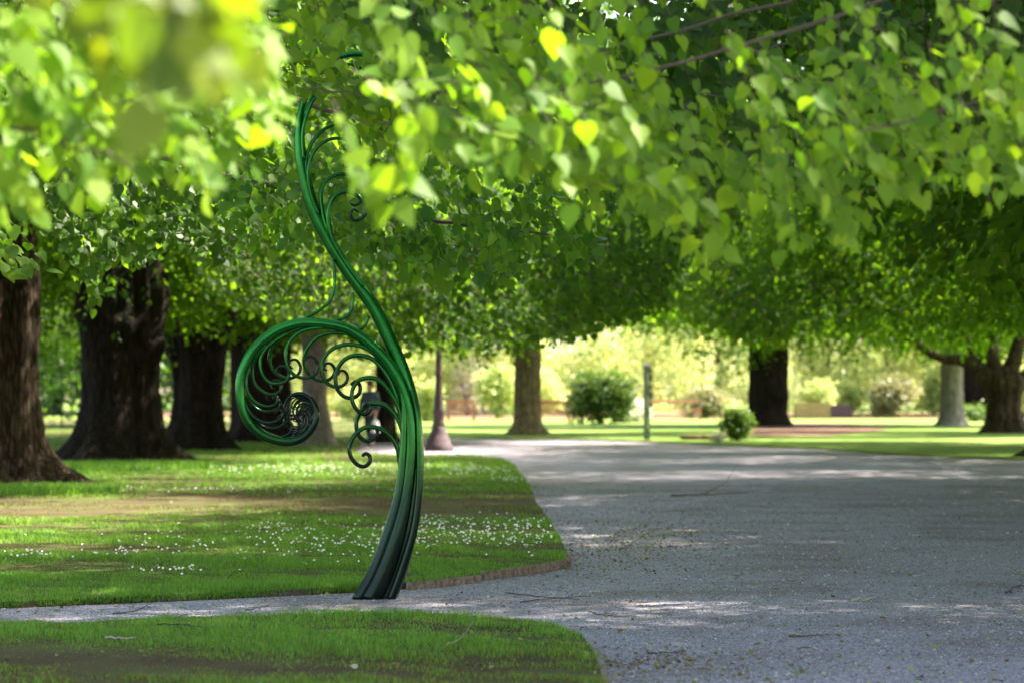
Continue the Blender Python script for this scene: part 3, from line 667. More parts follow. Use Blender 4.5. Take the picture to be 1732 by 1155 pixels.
sc_tube('spiral', [(625, 1016), (650, 965), (672, 900), (686, 840), (693, 786), (695, 740), (692, 700), (685, 668), (673, 638), (656, 612), (634, 588), (609, 568), (580, 553), (531, 546), (497, 549), (464, 562), (432, 589), (413, 623), (407, 660), (415, 700), (437, 729), (466, 743), (494, 746), (517, 736), (533, 713), (534, 691), (524, 673), (508, 666), (492, 670), (482, 685), (486, 699), (500, 702), (512, 694), (511, 684), (503, 682)],
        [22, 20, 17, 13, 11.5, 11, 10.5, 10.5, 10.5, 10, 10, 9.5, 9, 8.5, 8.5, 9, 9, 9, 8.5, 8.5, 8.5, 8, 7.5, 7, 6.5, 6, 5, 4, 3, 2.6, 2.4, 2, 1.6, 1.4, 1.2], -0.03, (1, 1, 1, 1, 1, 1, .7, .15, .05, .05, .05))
# strands that run up beside the stems
sc_tube('strand', [(606, 1016), (634, 965), (658, 900), (674, 840), (680, 790), (683, 740), (684, 700), (680, 665), (670, 640)], [12, 11, 10, 8, 6.5, 5.5, 4.5, 3, 1], -0.06, (1, 1, .8))
sc_tube('strand', [(660, 1016), (679, 965), (699, 900), (708, 840), (710, 790), (709, 740), (706, 700), (696, 660)], [8, 8, 7, 6.5, 6, 5, 3.5, 1], -0.05, (.9, .9, .8))
if False: sc_tube('strand', [(636, 1016), (657, 965), (679, 900), (691, 845), (697, 790), (699, 745), (697, 705), (688, 668)], [13, 12, 10, 8, 6.5, 5.5, 4, 1], -0.12, (.5, .8, .8))
T = [([(1050, 1100), (1040, 1000), (1025, 905), (990, 838), (935, 792), (875, 775), (815, 787), (768, 830), (742, 890), (750, 950), (785, 995), (828, 1008), (858, 985), (862, 950), (840, 932), (822, 942)], 4.2, 3),
     ([(1075, 1050), (1068, 920), (1052, 800), (1015, 710), (960, 655), (905, 637), (850, 645), (802, 690), (778, 750), (788, 820), (830, 858), (877, 850), (903, 812), (890, 778), (862, 775), (850, 795)], 4.2, 2.6),
     ([(1060, 820), (1045, 720), (1025, 650), (990, 585), (940, 520), (890, 490), (838, 487), (788, 507), (757, 560), (758, 625), (785, 675), (825, 700), (858, 682), (862, 650), (838, 640), (825, 655)], 4.2, 2.8),
     ([(1050, 720), (1020, 600), (985, 510), (930, 425), (870, 372), (800, 352), (730, 365), (680, 410), (655, 480), (665, 550), (700, 592), (750, 605), (793, 580), (800, 535), (778, 508), (752, 522)], 4.0, 3),
     ([(960, 420), (905, 365), (850, 318), (790, 295), (720, 290), (650, 310), (600, 355), (575, 410), (585, 480), (620, 525), (670, 540), (715, 520), (730, 480), (712, 447), (683, 447), (676, 465)], 3.6, 2),
     ([(830, 290), (760, 240), (700, 222), (620, 222), (550, 245), (495, 300), (468, 370), (480, 440), (520, 485), (580, 505), (627, 487), (650, 445), (630, 405), (597, 402), (583, 430), (598, 440)], 3.6, 1.8),
     ([(660, 190), (590, 190), (520, 195), (450, 215), (395, 262), (366, 325), (372, 400), (400, 455), (445, 482), (500, 485), (543, 460), (555, 412), (535, 370), (500, 360), (482, 380)], 3.4, 2),
     ([(500, 180), (440, 197), (375, 222), (310, 268), (270, 330), (266, 390), (290, 445), (335, 480), (385, 488), (432, 465), (446, 420), (422, 380), (388, 383), (376, 408), (398, 430)], 3.3, 1.6),
     ([(380, 220), (300, 268), (242, 320), (212, 385), (222, 455), (262, 510), (315, 520), (365, 505), (382, 465), (365, 425), (330, 420), (308, 440), (322, 460)], 3.0, 1.6),
     ([(240, 300), (190, 360), (163, 430), (178, 515), (225, 570), (280, 585), (325, 562), (332, 522), (305, 500), (275, 515), (272, 545), (292, 552)], 2.9, 1.4),
     ([(150, 420), (130, 510), (150, 585), (198, 638), (258, 655), (305, 640), (318, 605), (298, 592), (290, 610)], 2.8, 1.3),
     ([(130, 470), (120, 560), (148, 630), (210, 680), (280, 682), (322, 655), (318, 620), (262, 592), (245, 602), (255, 618)], 2.6, 1.2),
     ([(110, 560), (132, 650), (178, 718), (240, 750), (300, 745), (343, 715), (345, 685), (318, 676), (305, 692)], 2.8, 1.3),
     ([(125, 640), (165, 712), (220, 770), (290, 787), (340, 762), (352, 722), (328, 705), (312, 722)], 2.6, 1.2),
     ([(160, 720), (210, 785), (262, 822), (330, 836), (383, 812), (402, 772), (382, 745), (352, 755), (355, 778)], 2.6, 1.2),
     ([(250, 820), (330, 848), (400, 840), (438, 795), (432, 742), (402, 725), (378, 742), (390, 762)], 2.4, 1.1),
     ([(400, 850), (470, 820), (505, 770), (500, 715), (465, 700), (440, 718), (446, 742), (464, 742)], 2.0, .9),
     ([(500, 800), (525, 740), (520, 680), (485, 645), (455, 650), (448, 672), (462, 682)], 1.8, .8),
     ([(535, 730), (520, 650), (480, 618), (440, 622), (420, 645), (432, 664), (447, 655)], 1.6, .8),
     ([(520, 640), (470, 605), (420, 612), (395, 640), (400, 668), (418, 672)], 1.5, .8),
     ([(480, 600), (420, 600), (380, 630), (372, 665), (390, 685), (410, 680)], 1.4, .8),
     ([(420, 708), (440, 690), (470, 688), (482, 668), (470, 655)], 1.3, .8)]
for k in range(11):
    a0 = R(-70 + k * 29); pts = []
    for j in range(10):
        t = j / 9; a = a0 - t * 3.4; rr_ = 1 - t * .78
        pts.append(((508 + 27 * rr_ * math.cos(a) - 380) * 3.5, (703 + 35 * rr_ * math.sin(a) - 500) * 3.5))
    ex, ey = pts[-1]
    for j in range(1, 6): a = a0 - 3.4 - j * 1.1; pts.append((ex + 10 * math.cos(a) * (1 - j * .1), ey + 10 * math.sin(a) * (1 - j * .1)))
    T.append((pts, 1.5, .7))
for i, (pts, r0, r1) in enumerate(T):
    dk = 1.0 if i < 9 else max(0.2, 1 - (i - 8) * 0.12)
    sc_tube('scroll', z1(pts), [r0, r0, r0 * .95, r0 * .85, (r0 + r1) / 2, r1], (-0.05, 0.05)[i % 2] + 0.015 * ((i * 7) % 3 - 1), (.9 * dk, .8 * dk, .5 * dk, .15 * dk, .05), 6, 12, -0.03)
U = [([(460, 960), (400, 880), (350, 800), (318, 735), (303, 660), (310, 600), (335, 555), (380, 538), (432, 555), (464, 595), (470, 630), (450, 658), (420, 664), (403, 642), (415, 618), (436, 628)], 4.2, 1.8),
     ([(330, 760), (290, 680), (273, 600), (270, 540), (290, 490), (338, 460), (392, 460), (440, 488), (455, 530), (445, 580), (418, 595), (400, 582), (412, 568)], 3.6, 1.8),
     ([(260, 640), (225, 540), (215, 450), (235, 370), (285, 318), (345, 302), (400, 318), (418, 345), (400, 362), (372, 345), (380, 330)], 3.2, 1.6),
     ([(225, 520), (205, 430), (218, 345), (262, 278), (315, 243), (370, 237), (420, 262), (440, 310), (430, 390), (400, 425), (368, 420), (370, 400)], 3.2, 1.6),
     ([(195, 400), (190, 290), (205, 210), (240, 130), (300, 82), (365, 88), (405, 130), (412, 180), (385, 218), (345, 215), (338, 190)], 3.2, 1.6),
     ([(200, 200), (235, 110), (290, 40), (360, 20), (430, 60), (450, 120), (430, 165), (395, 165), (390, 145)], 3.0, 1.5),
     ([(250, 40), (330, -20), (430, -20), (500, 40), (505, 110), (470, 140), (445, 125)], 2.8, 1.4),
     ([(560, -60), (560, 30), (530, 100), (550, 180), (600, 225), (660, 240), (700, 220)], 2.8, 2),
     ([(680, 60), (640, 90), (580, 120), (560, 200), (580, 250), (640, 265), (690, 240)], 2.6, 2)]
for i, (pts, r0, r1) in enumerate(U):
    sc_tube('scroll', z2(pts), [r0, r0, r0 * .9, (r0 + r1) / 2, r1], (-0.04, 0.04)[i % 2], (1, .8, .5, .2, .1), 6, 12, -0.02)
for pts in ([(325, 840), (330, 900), (331, 950), (312, 1018), (268, 1060), (212, 1090)], [(409, 985), (412, 1030), (400, 1072), (372, 1097), (335, 1106)], [(478, 1090), (470, 1122), (452, 1140), (425, 1143)]):
    sc_tube('brace', z2(pts), [3, 2.6, 2.8], -0.02, (.8, .8))

# ------------------------------------------------------------------ edging boards
def board(pts, h, label, th=0.035, zt=0.075, m=None):
    mb = MB(); P = [G(*p, zt) for p in pts]; o = P[0]
    vs = []; fs = []
    for i, q in enumerate(P):
        t = (P[min(i + 1, len(P) - 1)] - P[max(i - 1, 0)]).normalized(); s = Vector((-t.y, t.x, 0)) * th / 2
        jz = random.uniform(-.004, .004)
        for a, b in ((-1, -h), (1, -h), (1, jz), (-1, jz)): vs.append(q - o + s * a + Vector((0, 0, b)))
    for i in range(len(P) - 1):
        for k in range(4): fs.append((i * 4 + k, i * 4 + (k + 1) % 4, (i + 1) * 4 + (k + 1) % 4, (i + 1) * 4 + k))
    fs += [(3, 2, 1, 0), tuple((len(P) - 1) * 4 + k for k in range(4))]
    mb.add(vs, fs); ob = mb.build('edging_board', m or WOOD); ob.location = o
    bm = bmesh.new(); bm.from_mesh(ob.data); bmesh.ops.recalc_face_normals(bm, faces=bm.faces); bm.to_mesh(ob.data); bm.free()
    return tag(ob, label, 'edging board', 'wooden boards edging the lawn')
board([(816, 966), (850, 962), (890, 957), (930, 951), (960, 945)], .11, 'tallest weathered board, at the right corner of the daisy lawn', zt=.075)
board([(690, 984), (730, 980), (770, 976), (811, 971)], .10, 'weathered board just right of the sculpture foot, along the lawn', zt=.064)
board([(420, 999), (500, 996), (580, 991), (640, 987), (684, 985)], .08, 'low board along the lawn directly behind the sculpture foot', zt=.05, m=WOOD_DARK)
board([(-60, 1019), (60, 1015), (160, 1011), (300, 1006), (414, 1000)], .08, 'long thin board edging the lawn at the left', zt=.045, th=.03, m=WOOD_DARK)
board([(1006, 1094), (1018, 1120), (1026, 1150), (1036, 1190)], .09, 'pale board along the right side of the front lawn corner', zt=.06)
mb = MB(); mb.box((0, 0, .05), (.045, .045, .15)); o = mb.build('edging_peg', WOOD); o.location = G(962, 962, 0); tag(o, 'small square wooden peg ending the edging at the lawn corner', 'peg')

# ------------------------------------------------------------------ daisies
def daisy_mesh():
    mb = MB(); mb.tube([(0, 0, 0), (.002, 0, .03), (0, 0, .058)], .0011, 5); nb = len(mb.f)
    for k in range(11):
        a = 2 * math.pi * k / 11; c, s = math.cos(a), math.sin(a)
        f = lambda r, t, z: (r * c - t * s, r * s + t * c, .058 + z)
        mb.add([f(.003, -.0015, 0), f(.009, -.003, .003), f(.014, 0, .0035), f(.009, .003, .003), f(.003, .0015, 0)], [(0, 1, 2, 3, 4)])
    npt = len(mb.f); mb.lathe([(.0045, .058), (.004, .0615), (.001, .063)], 8)
    me = bpy.data.meshes.new('daisy'); me.from_pydata(mb.v, [], mb.f); me.update()
    me.materials.append(BLADE); me.materials.append(PETAL); me.materials.append(YOLK)
    me.polygons.foreach_set('material_index', [0] * nb + [1] * (npt - nb) + [2] * (len(mb.f) - npt)); return me
DM = daisy_mesh(); cnt = 0; far_pts = []
rd = random.Random(5)
cl = [(560, 925, 140, 26, 70), (690, 915, 130, 28, 90), (800, 905, 90, 22, 60), (890, 915, 50, 22, 40), (740, 890, 30, 8, 12), (300, 930, 260, 28, 40), (40, 945, 60, 6, 12), (215, 945, 40, 5, 8), (300, 975, 110, 7, 14), (880, 895, 30, 10, 14), (450, 900, 120, 12, 20)]
pts = [(rd.gauss(cx, sx * .5), rd.gauss(cy, sy * .6)) for cx, cy, sx, sy, n_ in cl for _ in range(int(n_ * 1.8))]
pool = []
for px, py in pts:
    q = G(px, py, Z1)
    if py < 990 and inside(np.array([[q.x, q.y]]), MID)[0]: pool.append(q)
rd.shuffle(pool)
for q in pool[:298]:
    o = bpy.data.objects.new('daisy', DM); C.objects.link(o)
    o.location = (q.x, q.y, Z1 - .004); s_ = rd.uniform(.8, 1.25); o.scale = (s_ * 1.05, s_ * 1.05, s_ * 1.25)
    o.rotation_euler = (rd.gauss(.25, .2), rd.gauss(0, .2), rd.uniform(0, 6.28))
    tag(o, 'small white daisy among the grass of the lawn behind the sculpture', 'daisy', 'daisies in the lawn')
# far drifts of daisies
V = np.array([v.co for v in DM.vertices]); base = [tuple(p_.vertices) for p_ in DM.polygons if p_.material_index == 1]
pp = []
for cx, cy, sx, sy, n_ in [(560, 797, 260, 9, 260), (800, 800, 70, 9, 90), (420, 832, 300, 5, 60), (860, 815, 30, 5, 30)]:
    for _ in range(n_):
        q = G(rd.gauss(cx, sx * .5), rd.gauss(cy, sy * .6), Z1)
        if inside(np.array([[q.x, q.y]]), MID)[0]: pp.append(q)
pp += pool[298:]
vs = []; fs_ = []
for q in pp:
    n0 = len(vs)
    for k in range(6): a = k * math.pi / 3; vs.append((q.x + .0105 * math.cos(a), q.y + .0105 * math.sin(a), Z1 + .065 + .008 * math.sin(a)))
    fs_.append(tuple(n0 + k for k in range(6)))
me = bpy.data.meshes.new('daisy_drift'); me.from_pydata(vs, [], fs_); me.update()
tag(link('daisy_drift', me, PETAL), 'far drift of white daisies in the sunlit strip of lawn', 'daisies', kind='stuff')

# ------------------------------------------------------------------ litter and twigs
LIT = leafmat('fallen_leaf', [(0, (0.10, 0.05, 0.02)), (0.3, (0.18, 0.10, 0.03)), (0.5, (0.14, 0.22, 0.03)), (0.75, (0.22, 0.30, 0.06)), (0.9, (0.35, 0.32, 0.12)), (1, (0.5, 0.5, 0.42))], [(0, (0.1, 0.1, 0.02)), (1, (0.3, 0.35, 0.05))], trans=.2, rough=.6)
n = 4200
py = rng.uniform(845, 1160, n); px = rng.uniform(-20, 1760, n)
k = rng.integers(0, n, 1300); px[k] = rng.normal(1060, 80, 1300); py[k] = 958 - (px[k] - 960) * .12 + rng.normal(-30, 20, 1300)
k = rng.integers(0, n, 250); px[k] = rng.normal(1110, 90, 250); py[k] = rng.normal(1122, 14, 250)
k = rng.integers(0, n, 220); py[k] = rng.normal(0, 4, 220) + np.interp(px[k], [0, 600, 960], [1026, 1000, 962])
Y = CAMH * FPX / (py - HY); P = np.stack([(px - 866) / FPX * Y, Y, np.full(n, .008)], 1)
on = inside(P, MID) | inside(P, NEAR); P[on, 2] = .062
keepm = ~on | (rng.uniform(0, 1, n) < .25); P = P[keepm]; n = len(P)
a = rng.uniform(0, 6.28, n); d = np.stack([np.cos(a), np.sin(a), rng.normal(0, .25, n)], 1)
V, F = leaf_arrays(P, d, np.array([0, 0, 1.0]) + rng.normal(0, .45, (n, 3)), .012 + .03 * rng.uniform(0, 1, n) ** 2.2)
V[:, 2] = np.maximum(V[:, 2], .004)
tag(link('leaf_litter', npmesh('leaf_litter', V, F), LIT), 'scattered fallen leaves and bud scales on path and lawn', 'leaf litter', kind='stuff')
n = 1500
px = np.concatenate([rng.normal(1085, 85, 1000), rng.normal(1110, 80, 300), rng.normal(975, 12, 200)]); py = np.concatenate([rng.normal(915, 24, 1000), rng.normal(1122, 14, 300), rng.normal(920, 45, 200)])
Y = CAMH * FPX / (py - HY); P = np.stack([(px - 866) / FPX * Y, Y, np.full(n, .007)], 1); P = P[~inside(P, MID) & ~inside(P, NEAR)]; n = len(P)
a = rng.uniform(0, 6.28, n)
V, F = leaf_arrays(P, np.stack([np.cos(a), np.sin(a), rng.normal(0, .2, n)], 1), np.array([0, 0, 1.0]) + rng.normal(0, .4, (n, 3)), .010 + .022 * rng.uniform(0, 1, n) ** 2)
V[:, 2] = np.maximum(V[:, 2], .004)
LIT2 = leafmat('brown_bud_scale', [(0, (0.08, 0.035, 0.015)), (0.5, (0.20, 0.09, 0.035)), (1, (0.32, 0.17, 0.07))], [(0, (0.1, 0.05, 0.02)), (1, (0.2, 0.1, 0.03))], trans=.15, rough=.7)
tag(link('bud_scale_litter', npmesh('bud_scale_litter', V, F), LIT2), 'rusty brown drift of bud scales beside the daisy lawn corner', 'leaf litter', kind='stuff')
TWD = flat('dead_twig', (0.045, 0.035, 0.03), .8); TWL = flat('pale_dead_twig', (0.35, 0.3, 0.26), .8)
tw = [((1135, 838), (1190, 836), (1265, 833), .012, 'long dark fallen branch lying across the far shadow on the path', 1),
      ((855, 1003), (930, 1010), (1000, 1008), .005, 'dark curved twig right of the sculpture foot', 0),
      ((880, 1018), (935, 1012), (980, 1014), .004, 'second dark twig just in front of the one near the lawn corner', 0),
      ((995, 1035), (1030, 1041), (1075, 1040), .004, 'thin dark twig above the front lawn tip', 0),
      ((1335, 1076), (1365, 1075), (1392, 1073), .006, 'short thick dark stick on the open gravel', 0),
      ((1095, 1104), (1130, 1104), (1160, 1100), .005, 'dark stick in the leaf scatter beside the front lawn', 0),
      ((1350, 1096), (1370, 1095), (1385, 1094), .004, 'tiny dark stick below the short thick stick', 0),
      ((1700, 1003), (1720, 991), (1740, 993), .006, 'dark twig at the right edge of the picture', 0),
      ((190, 1038), (225, 1034), (245, 1026), .005, 'forked dark twig on the narrow path at the left', 1),
      ((415, 1032), (440, 1027), (465, 1019), .004, 'thin dark twig on the narrow path left of the sculpture', 0),
      ((265, 1056), (305, 1056), (342, 1060), .005, 'dark twig lying on the rim of the front lawn', 0),
      ((180, 1077), (205, 1079), (230, 1078), .006, 'pale stripped stick lying in the front grass', 2),
      ((755, 1090), (780, 1078), (800, 1052), .003, 'pale bent grass stem in the front lawn', 2),
      ((385, 978), (395, 968), (415, 966), .005, 'brown twig lying among the daisies', 0)]
for a_, b_, c_, r_, lab, kd in tw:
    lawn = 'lawn' in lab and 'rim' in lab or 'grass' in lab or 'daisies' in lab
    z = .09 if lawn else r_ * 1.0
    A, B, D = G(*a_, z), G(*b_, z), G(*c_, z); mb = MB(); q = crom([Vector((0, 0, 0)), B - A, D - A], 6)
    q[:, 1] += np.array([random.gauss(0, .012) for _ in q]); q[:, 2] += np.array([abs(random.gauss(0, .004)) for _ in q])
    mb.tube(q, list(np.linspace(r_, r_ * .5, len(q))), 6)
    if kd == 1:
        m_ = Vector(q[len(q) // 2]); mb.tube([m_, m_ + Vector((.12, .15, .05)) * (3 if r_ > .01 else 1), m_ + Vector((.2, .4, .14)) * (3 if r_ > .01 else 1)], [r_ * .5, r_ * .4, r_ * .2], 5)
    o = mb.build('fallen_twig', TWL if kd == 2 else TWD, None, True); o.location = A; tag(o, lab, 'twig')
# curled dead leaf on the gravel
V, F = leaf_arrays(np.array([[0, 0, .012], [.04, .01, .012], [-.03, .03, .01]]), np.array([[1, .2, .2], [-1, .3, .35], [.3, 1, .3]]), np.array([[0, 0, 1.], [0.3, 0, 1], [0, .5, 1]]), np.array([.10, .09, .07]))
o = link('dead_leaf', npmesh('dead_leaf', V, F), flat('straw_leaf', (.38, .34, .2), .7)); o.location = G(1455, 1017); tag(o, 'curled straw-coloured dead leaf on the open gravel', 'leaf')

# ------------------------------------------------------------------ lamp post
p = G(742, 762)
lp = empty('lamp_post', (p.x, p.y, 0), 'plum-painted iron lamp post on a flared mauve base right of the sculpture', 'lamp post')
mb = MB(); mb.lathe([(.38, 0), (.38, .06), (.36, .09), (.36, .16), (.32, .18), (.31, .30), (.27, .33), (.22, .46), (.18, .56), (.17, .62)], 20); mb.build('plinth', PLINTH, lp, True)
mb = MB(); mb.lathe([(.155, .60), (.17, .68), (.15, .74), (.14, .95), (.165, 1.0), (.14, 1.08), (.125, 1.3), (.10, 1.5), (.085, 1.8), (.075, 2.4), (.06, 3.2), (.055, 3.6), (.10, 3.66), (.06, 3.72), (.12, 3.85)], 18); mb.build('pole', IRON, lp, True)
mb = MB(); mb.lathe([(.10, 3.85), (.20, 4.0), (.25, 4.2), (.22, 4.4), (.12, 4.52)], 18); mb.build('lantern', GLOBE, lp, True)
mb = MB(); mb.lathe([(.26, 4.5), (.16, 4.6), (.04, 4.72), (.02, 4.8)], 18); mb.build('cap', IRON, lp, True)
# bollard-like post
p = G(1094, 745)
sp = empty('marker_post', (p.x, p.y, 0), 'tall square grey-green post at the edge of the far lawn', 'post')
mb = MB(); mb.box((0, 0, 1.15), (.19, .19, 2.3)); mb.build('shaft', POSTM, sp)
mb = MB(); mb.box((0, 0, 2.34), (.23, .23, .08), taper=.7); mb.build('cap', FENCE, sp)
for zz in (.55, 1.2, 1.9):
    mb = MB(); mb.box((.03, -.1, zz), (.06, .012, .36)); mb.build('notice_strip', STONE, sp)

# ------------------------------------------------------------------ benches
def bench(px, py, wpx, rz, label, m, slats=True, arms=True):
    p = G(px, py, .046); wd = wpx / FPX * p.y
    b = empty('park_bench', (p.x, p.y, .05), label, 'bench', 'wooden benches along the far garden', rz)
    mb = MB()
    for k in range(5): mb.box((0, -.22 + k * .11, .44), (wd, .09, .03))
    mb.build('seat', m, b)
    mb = MB(); mb.box((0, .30, .94), (wd, .06, .14)); mb.box((0, .27, .56), (wd, .04, .07))
    if slats:
        nn = int(wd / .14)
        for k in range(nn): mb.box((-wd / 2 + (k + .5) * wd / nn, .285, .75), (.05, .02, .30))
    else:
        mb.box((0, .285, .75), (.12, .03, .30))
    mb.build('backrest', m, b)
    for sx in (-1, 1):
        for y_, h_ in ((-.26, .42), (.28, .42)):
            mb = MB(); mb.box((sx * (wd / 2 - .04), y_, h_ / 2), (.07, .07, h_)); mb.build('leg', m, b)
        if arms:
            mb = MB(); mb.box((sx * (wd / 2 - .04), 0, .67), (.08, .60, .04)); mb.box((sx * (wd / 2 - .04), -.26, .55), (.06, .06, .20)); mb.build('armrest', m, b)
    return b
bench(780, 713, 46, .1, 'slatted brown bench between the lamp post and the lone trunk', BENCH)
bench(938, 715, 52, -.15, 'slatted reddish bench just right of the lone trunk', BENCH)
bench(985, 716, 30, -.9, 'short reddish bench seen at an angle beside the slatted one', BENCH_PALE)
bench(1143, 711, 84, 0.02, 'widest open-backed pinkish bench right of the grey-green post', BENCH_PALE, slats=False)

# ------------------------------------------------------------------ garden shrubs
def shrub(px, py, wpx, hpx, leafm, label, seed, name='shrub', cat='shrub', size=.16, n=650, stems=True, group='shrubs of the far garden', zc=.5, z=.05):
    p = G(px, py, z); k = p.y / FPX; rx = wpx * k / 2; h = hpx * k
    t = empty(name, (p.x, p.y, z), label, cat, group)
    r = np.random.default_rng(seed); nl = 14
    c = norm(r.normal(size=(nl, 3))) * r.uniform(.3, .72, nl)[:, None] * np.array([rx, rx * .8, h * .5]); c[:, 2] += h * .52
    idx = r.integers(0, nl, n); d = norm(r.normal(size=(n, 3)))
    o = c[idx] + d * np.array([rx, rx * .8, h * .5]) * .42 * r.uniform(.4, 1, n)[:, None] ** .5
    o[:, 2] = np.clip(o[:, 2], .1, None)
    V, F, TW = sprays(o, d + np.array([0, 0, .25]), size * 2.2 * r.uniform(.6, 1.2, n), 6, size, .3, True)
    V[:, 2] = np.clip(V[:, 2], .0, None)
    link('foliage', npmesh('foliage', V, F), leafm, t)
    mb = MB()
    for j in range(5):
        e = c[j % nl]; mb.tube([(r.normal(0, .05), r.normal(0, .05), -.03), tuple(e * np.array([.4, .4, .5])), tuple(e)], [.05, .04, .015], 6)
    mb.build('stems', BARK, t, True)
    return t
shrub(1015, 716, 112, 88, LEAF_DARK, 'rounded dark green shrub between the benches', 61, size=.17, n=1100)
shrub(1075, 713, 48, 36, BLOSSOM, 'low white-flowering shrub left of the grey-green post', 62, size=.12, n=400)
shrub(1246, 744, 52, 54, LEAF_DARK, 'small dark green bush at the left foot of the thick mulch-bed trunk', 63, size=.10, n=500)
shrub(1510, 706, 92, 72, LEAF_OLIVE, 'domed olive shrub left of the pale grey trunk', 64, size=.16, n=1100)
shrub(1440, 704, 80, 60, LEAF_PALE, 'light green shrub beside the domed olive one', 65, size=.16, n=600)
shrub(1580, 704, 60, 95, LEAF_PALE, 'upright pale shrub just left of the pale grey trunk', 66, size=.18, n=700)
shrub(1190, 707, 90, 62, LEAF_OLIVE, 'olive green shrub behind the right end of the pinkish bench', 67, size=.15, n=600)
shrub(720, 712, 60, 70, LEAF_PALE, 'pale shrub behind the lamp post base', 68, size=.15, n=500)
shrub(840, 707, 90, 90, LEAF_PALE, 'pale flowering shrub left of the lone trunk', 69, size=.17, n=800)
shrub(790, 703, 70, 100, BLOSSOM, 'tall pinkish white blossom shrub behind the brown bench', 70, size=.16, n=500)
shrub(1650, 712, 70, 30, LEAF_DARK, 'low green cover behind the forked tree', 71, size=.12, n=300)
shrub(1385, 706, 60, 70, LEAF_PALE, 'yellowish young shrub behind the planter box', 72, size=.15, n=500)
shrub(600, 712, 90, 60, LEAF_PALE, 'pale bush seen through the lower scrolls', 73, size=.15, n=500)
shrub(915, 704, 80, 75, LEAF_GOLD, 'golden bush directly behind the reddish slatted bench', 74, size=.16, n=600)
shrub(700, 700, 60, 45, LEAF_OLIVE, 'low olive bush in front of the slatted fence', 75, size=.14, n=400)
shrub(1300, 705, 120, 90, LEAF_GOLD, 'golden shrub hidden partly by the thick trunk', 76, size=.17, n=600)
shrub(1732, 706, 80, 80, LEAF_PALE, 'pale shrub at the far right edge behind the forked tree', 77, size=.17, n=500)
# white flowers near the small bush
shrub(1215, 747, 26, 14, BLOSSOM, 'tuft of white flowers at the path edge left of the small dark bush', 78, size=.06, n=150, group=None, cat='flowers', name='flower_clump')
p = G(1182, 745)
mb = MB()
for k in range(7): mb.lathe([(.30 - .02 * k, 0), (.26, .07), (.12, .12), (.02, .13)], 9, (random.uniform(-.5, .5), random.uniform(-.3, .3), .03))
o = mb.build('soil_heap', MULCH, None, True); o.location = (p.x, p.y, .03); tag(o, 'small heap of red-brown bark at the far path edge', 'heap')
p = G(1373, 709)
bx = empty('planter_box', (p.x, p.y, .05), 'low brown wooden planter box right of the thick trunk', 'planter')
mb = MB()
for k in range(4): mb.box((0, -.35, .12 + k * .2), (1.75, .05, .185)); mb.box((0, .35, .12 + k * .2), (1.75, .05, .185))
mb.build('side_boards', BOXWOOD, bx)
mb = MB(); mb.box((-.9, 0, .42), (.05, .75, .84)); mb.box((.9, 0, .42), (.05, .75, .84)); mb.build('end_boards', BOXWOOD, bx)
mb = MB(); mb.box((0, 0, .7), (1.74, .64, .1)); mb.build('soil', MULCH, bx)
p = G(1422, 708)
st = MB(); st.box((0, 0, .35), (1.2, .5, .7), taper=.9); o = st.build('stone_block', PLINTH); o.location = (p.x, p.y, .05); tag(o, 'low mauve-grey stone block beside the planter box', 'stone')
p = G(1050, 716); mb = MB(); mb.lathe([(.5, 0), (.42, .1), (.36, .35), (.35, .5), (.02, .52)], 12); o = mb.build('tree_stump', BARK_DARK, None, True); o.location = (p.x, p.y, .05); tag(o, 'dark brown stump in front of the rounded dark shrub', 'stump')

# fences and a house far behind
def fence(px0, px1, py, hpx, label, vertical=False, m=FENCE):
    a = G(px0, py); b = G(px1, py); h = hpx / FPX * a.y; L = b.x - a.x
    f = empty('garden_fence', (a.x, a.y, .05), label, 'fence')
    mb = MB()
    if vertical:
        nn = int(L / .16)
        for k in range(nn): mb.box(((k + .5) * L / nn, 0, h / 2), (.14, .02, h))
    else:
        nn = max(3, int(h / .22))
        for k in range(nn): mb.box((L / 2, 0, (k + .6) * h / nn), (L, .03, h / nn * .72))
    mb.build('slats', m, f)
    for k in range(int(L / 2.2) + 1):
        mb = MB(); mb.box((min(L, k * 2.2), .07, h / 2 + .05), (.1, .1, h + .1)); mb.build('fence_post', m, f)
fence(640, 745, 703, 58, 'grey horizontal slat fence left of the lamp post')
fence(745, 990, 701, 75, 'pale upright board fence behind the lone trunk', True)
hx = W(930, 690, 190)
hs = empty('house', (hx.x, 190, .02), 'pale mauve house with grey roof far behind the lone trunk', 'house')
mb = MB(); mb.box((0, 0, 2.0), (9, 6, 4.0)); mb.build('wall', WALLM, hs)
mb = MB(); mb.add([(-4.8, -3.4, 3.95), (4.8, -3.4, 3.95), (4.8, 3.4, 3.95), (-4.8, 3.4, 3.95), (-4.8, 0, 5.6), (4.8, 0, 5.6)], [(0, 1, 5, 4), (2, 3, 4, 5), (0, 4, 3), (1, 2, 5), (3, 2, 1, 0)]); mb.build('roof', ROOFM, hs)
for x_ in (-2.6, .4, 3.0):
    mb = MB(); mb.box((x_, -3.03, 2.4), (1.3, .06, 1.2)); wn = mb.build('window', STONE, hs)
    mb = MB(); mb.box((x_, -3.07, 2.4), (1.1, .03, 1.0)); mb.build('pane', GLASSM, wn)

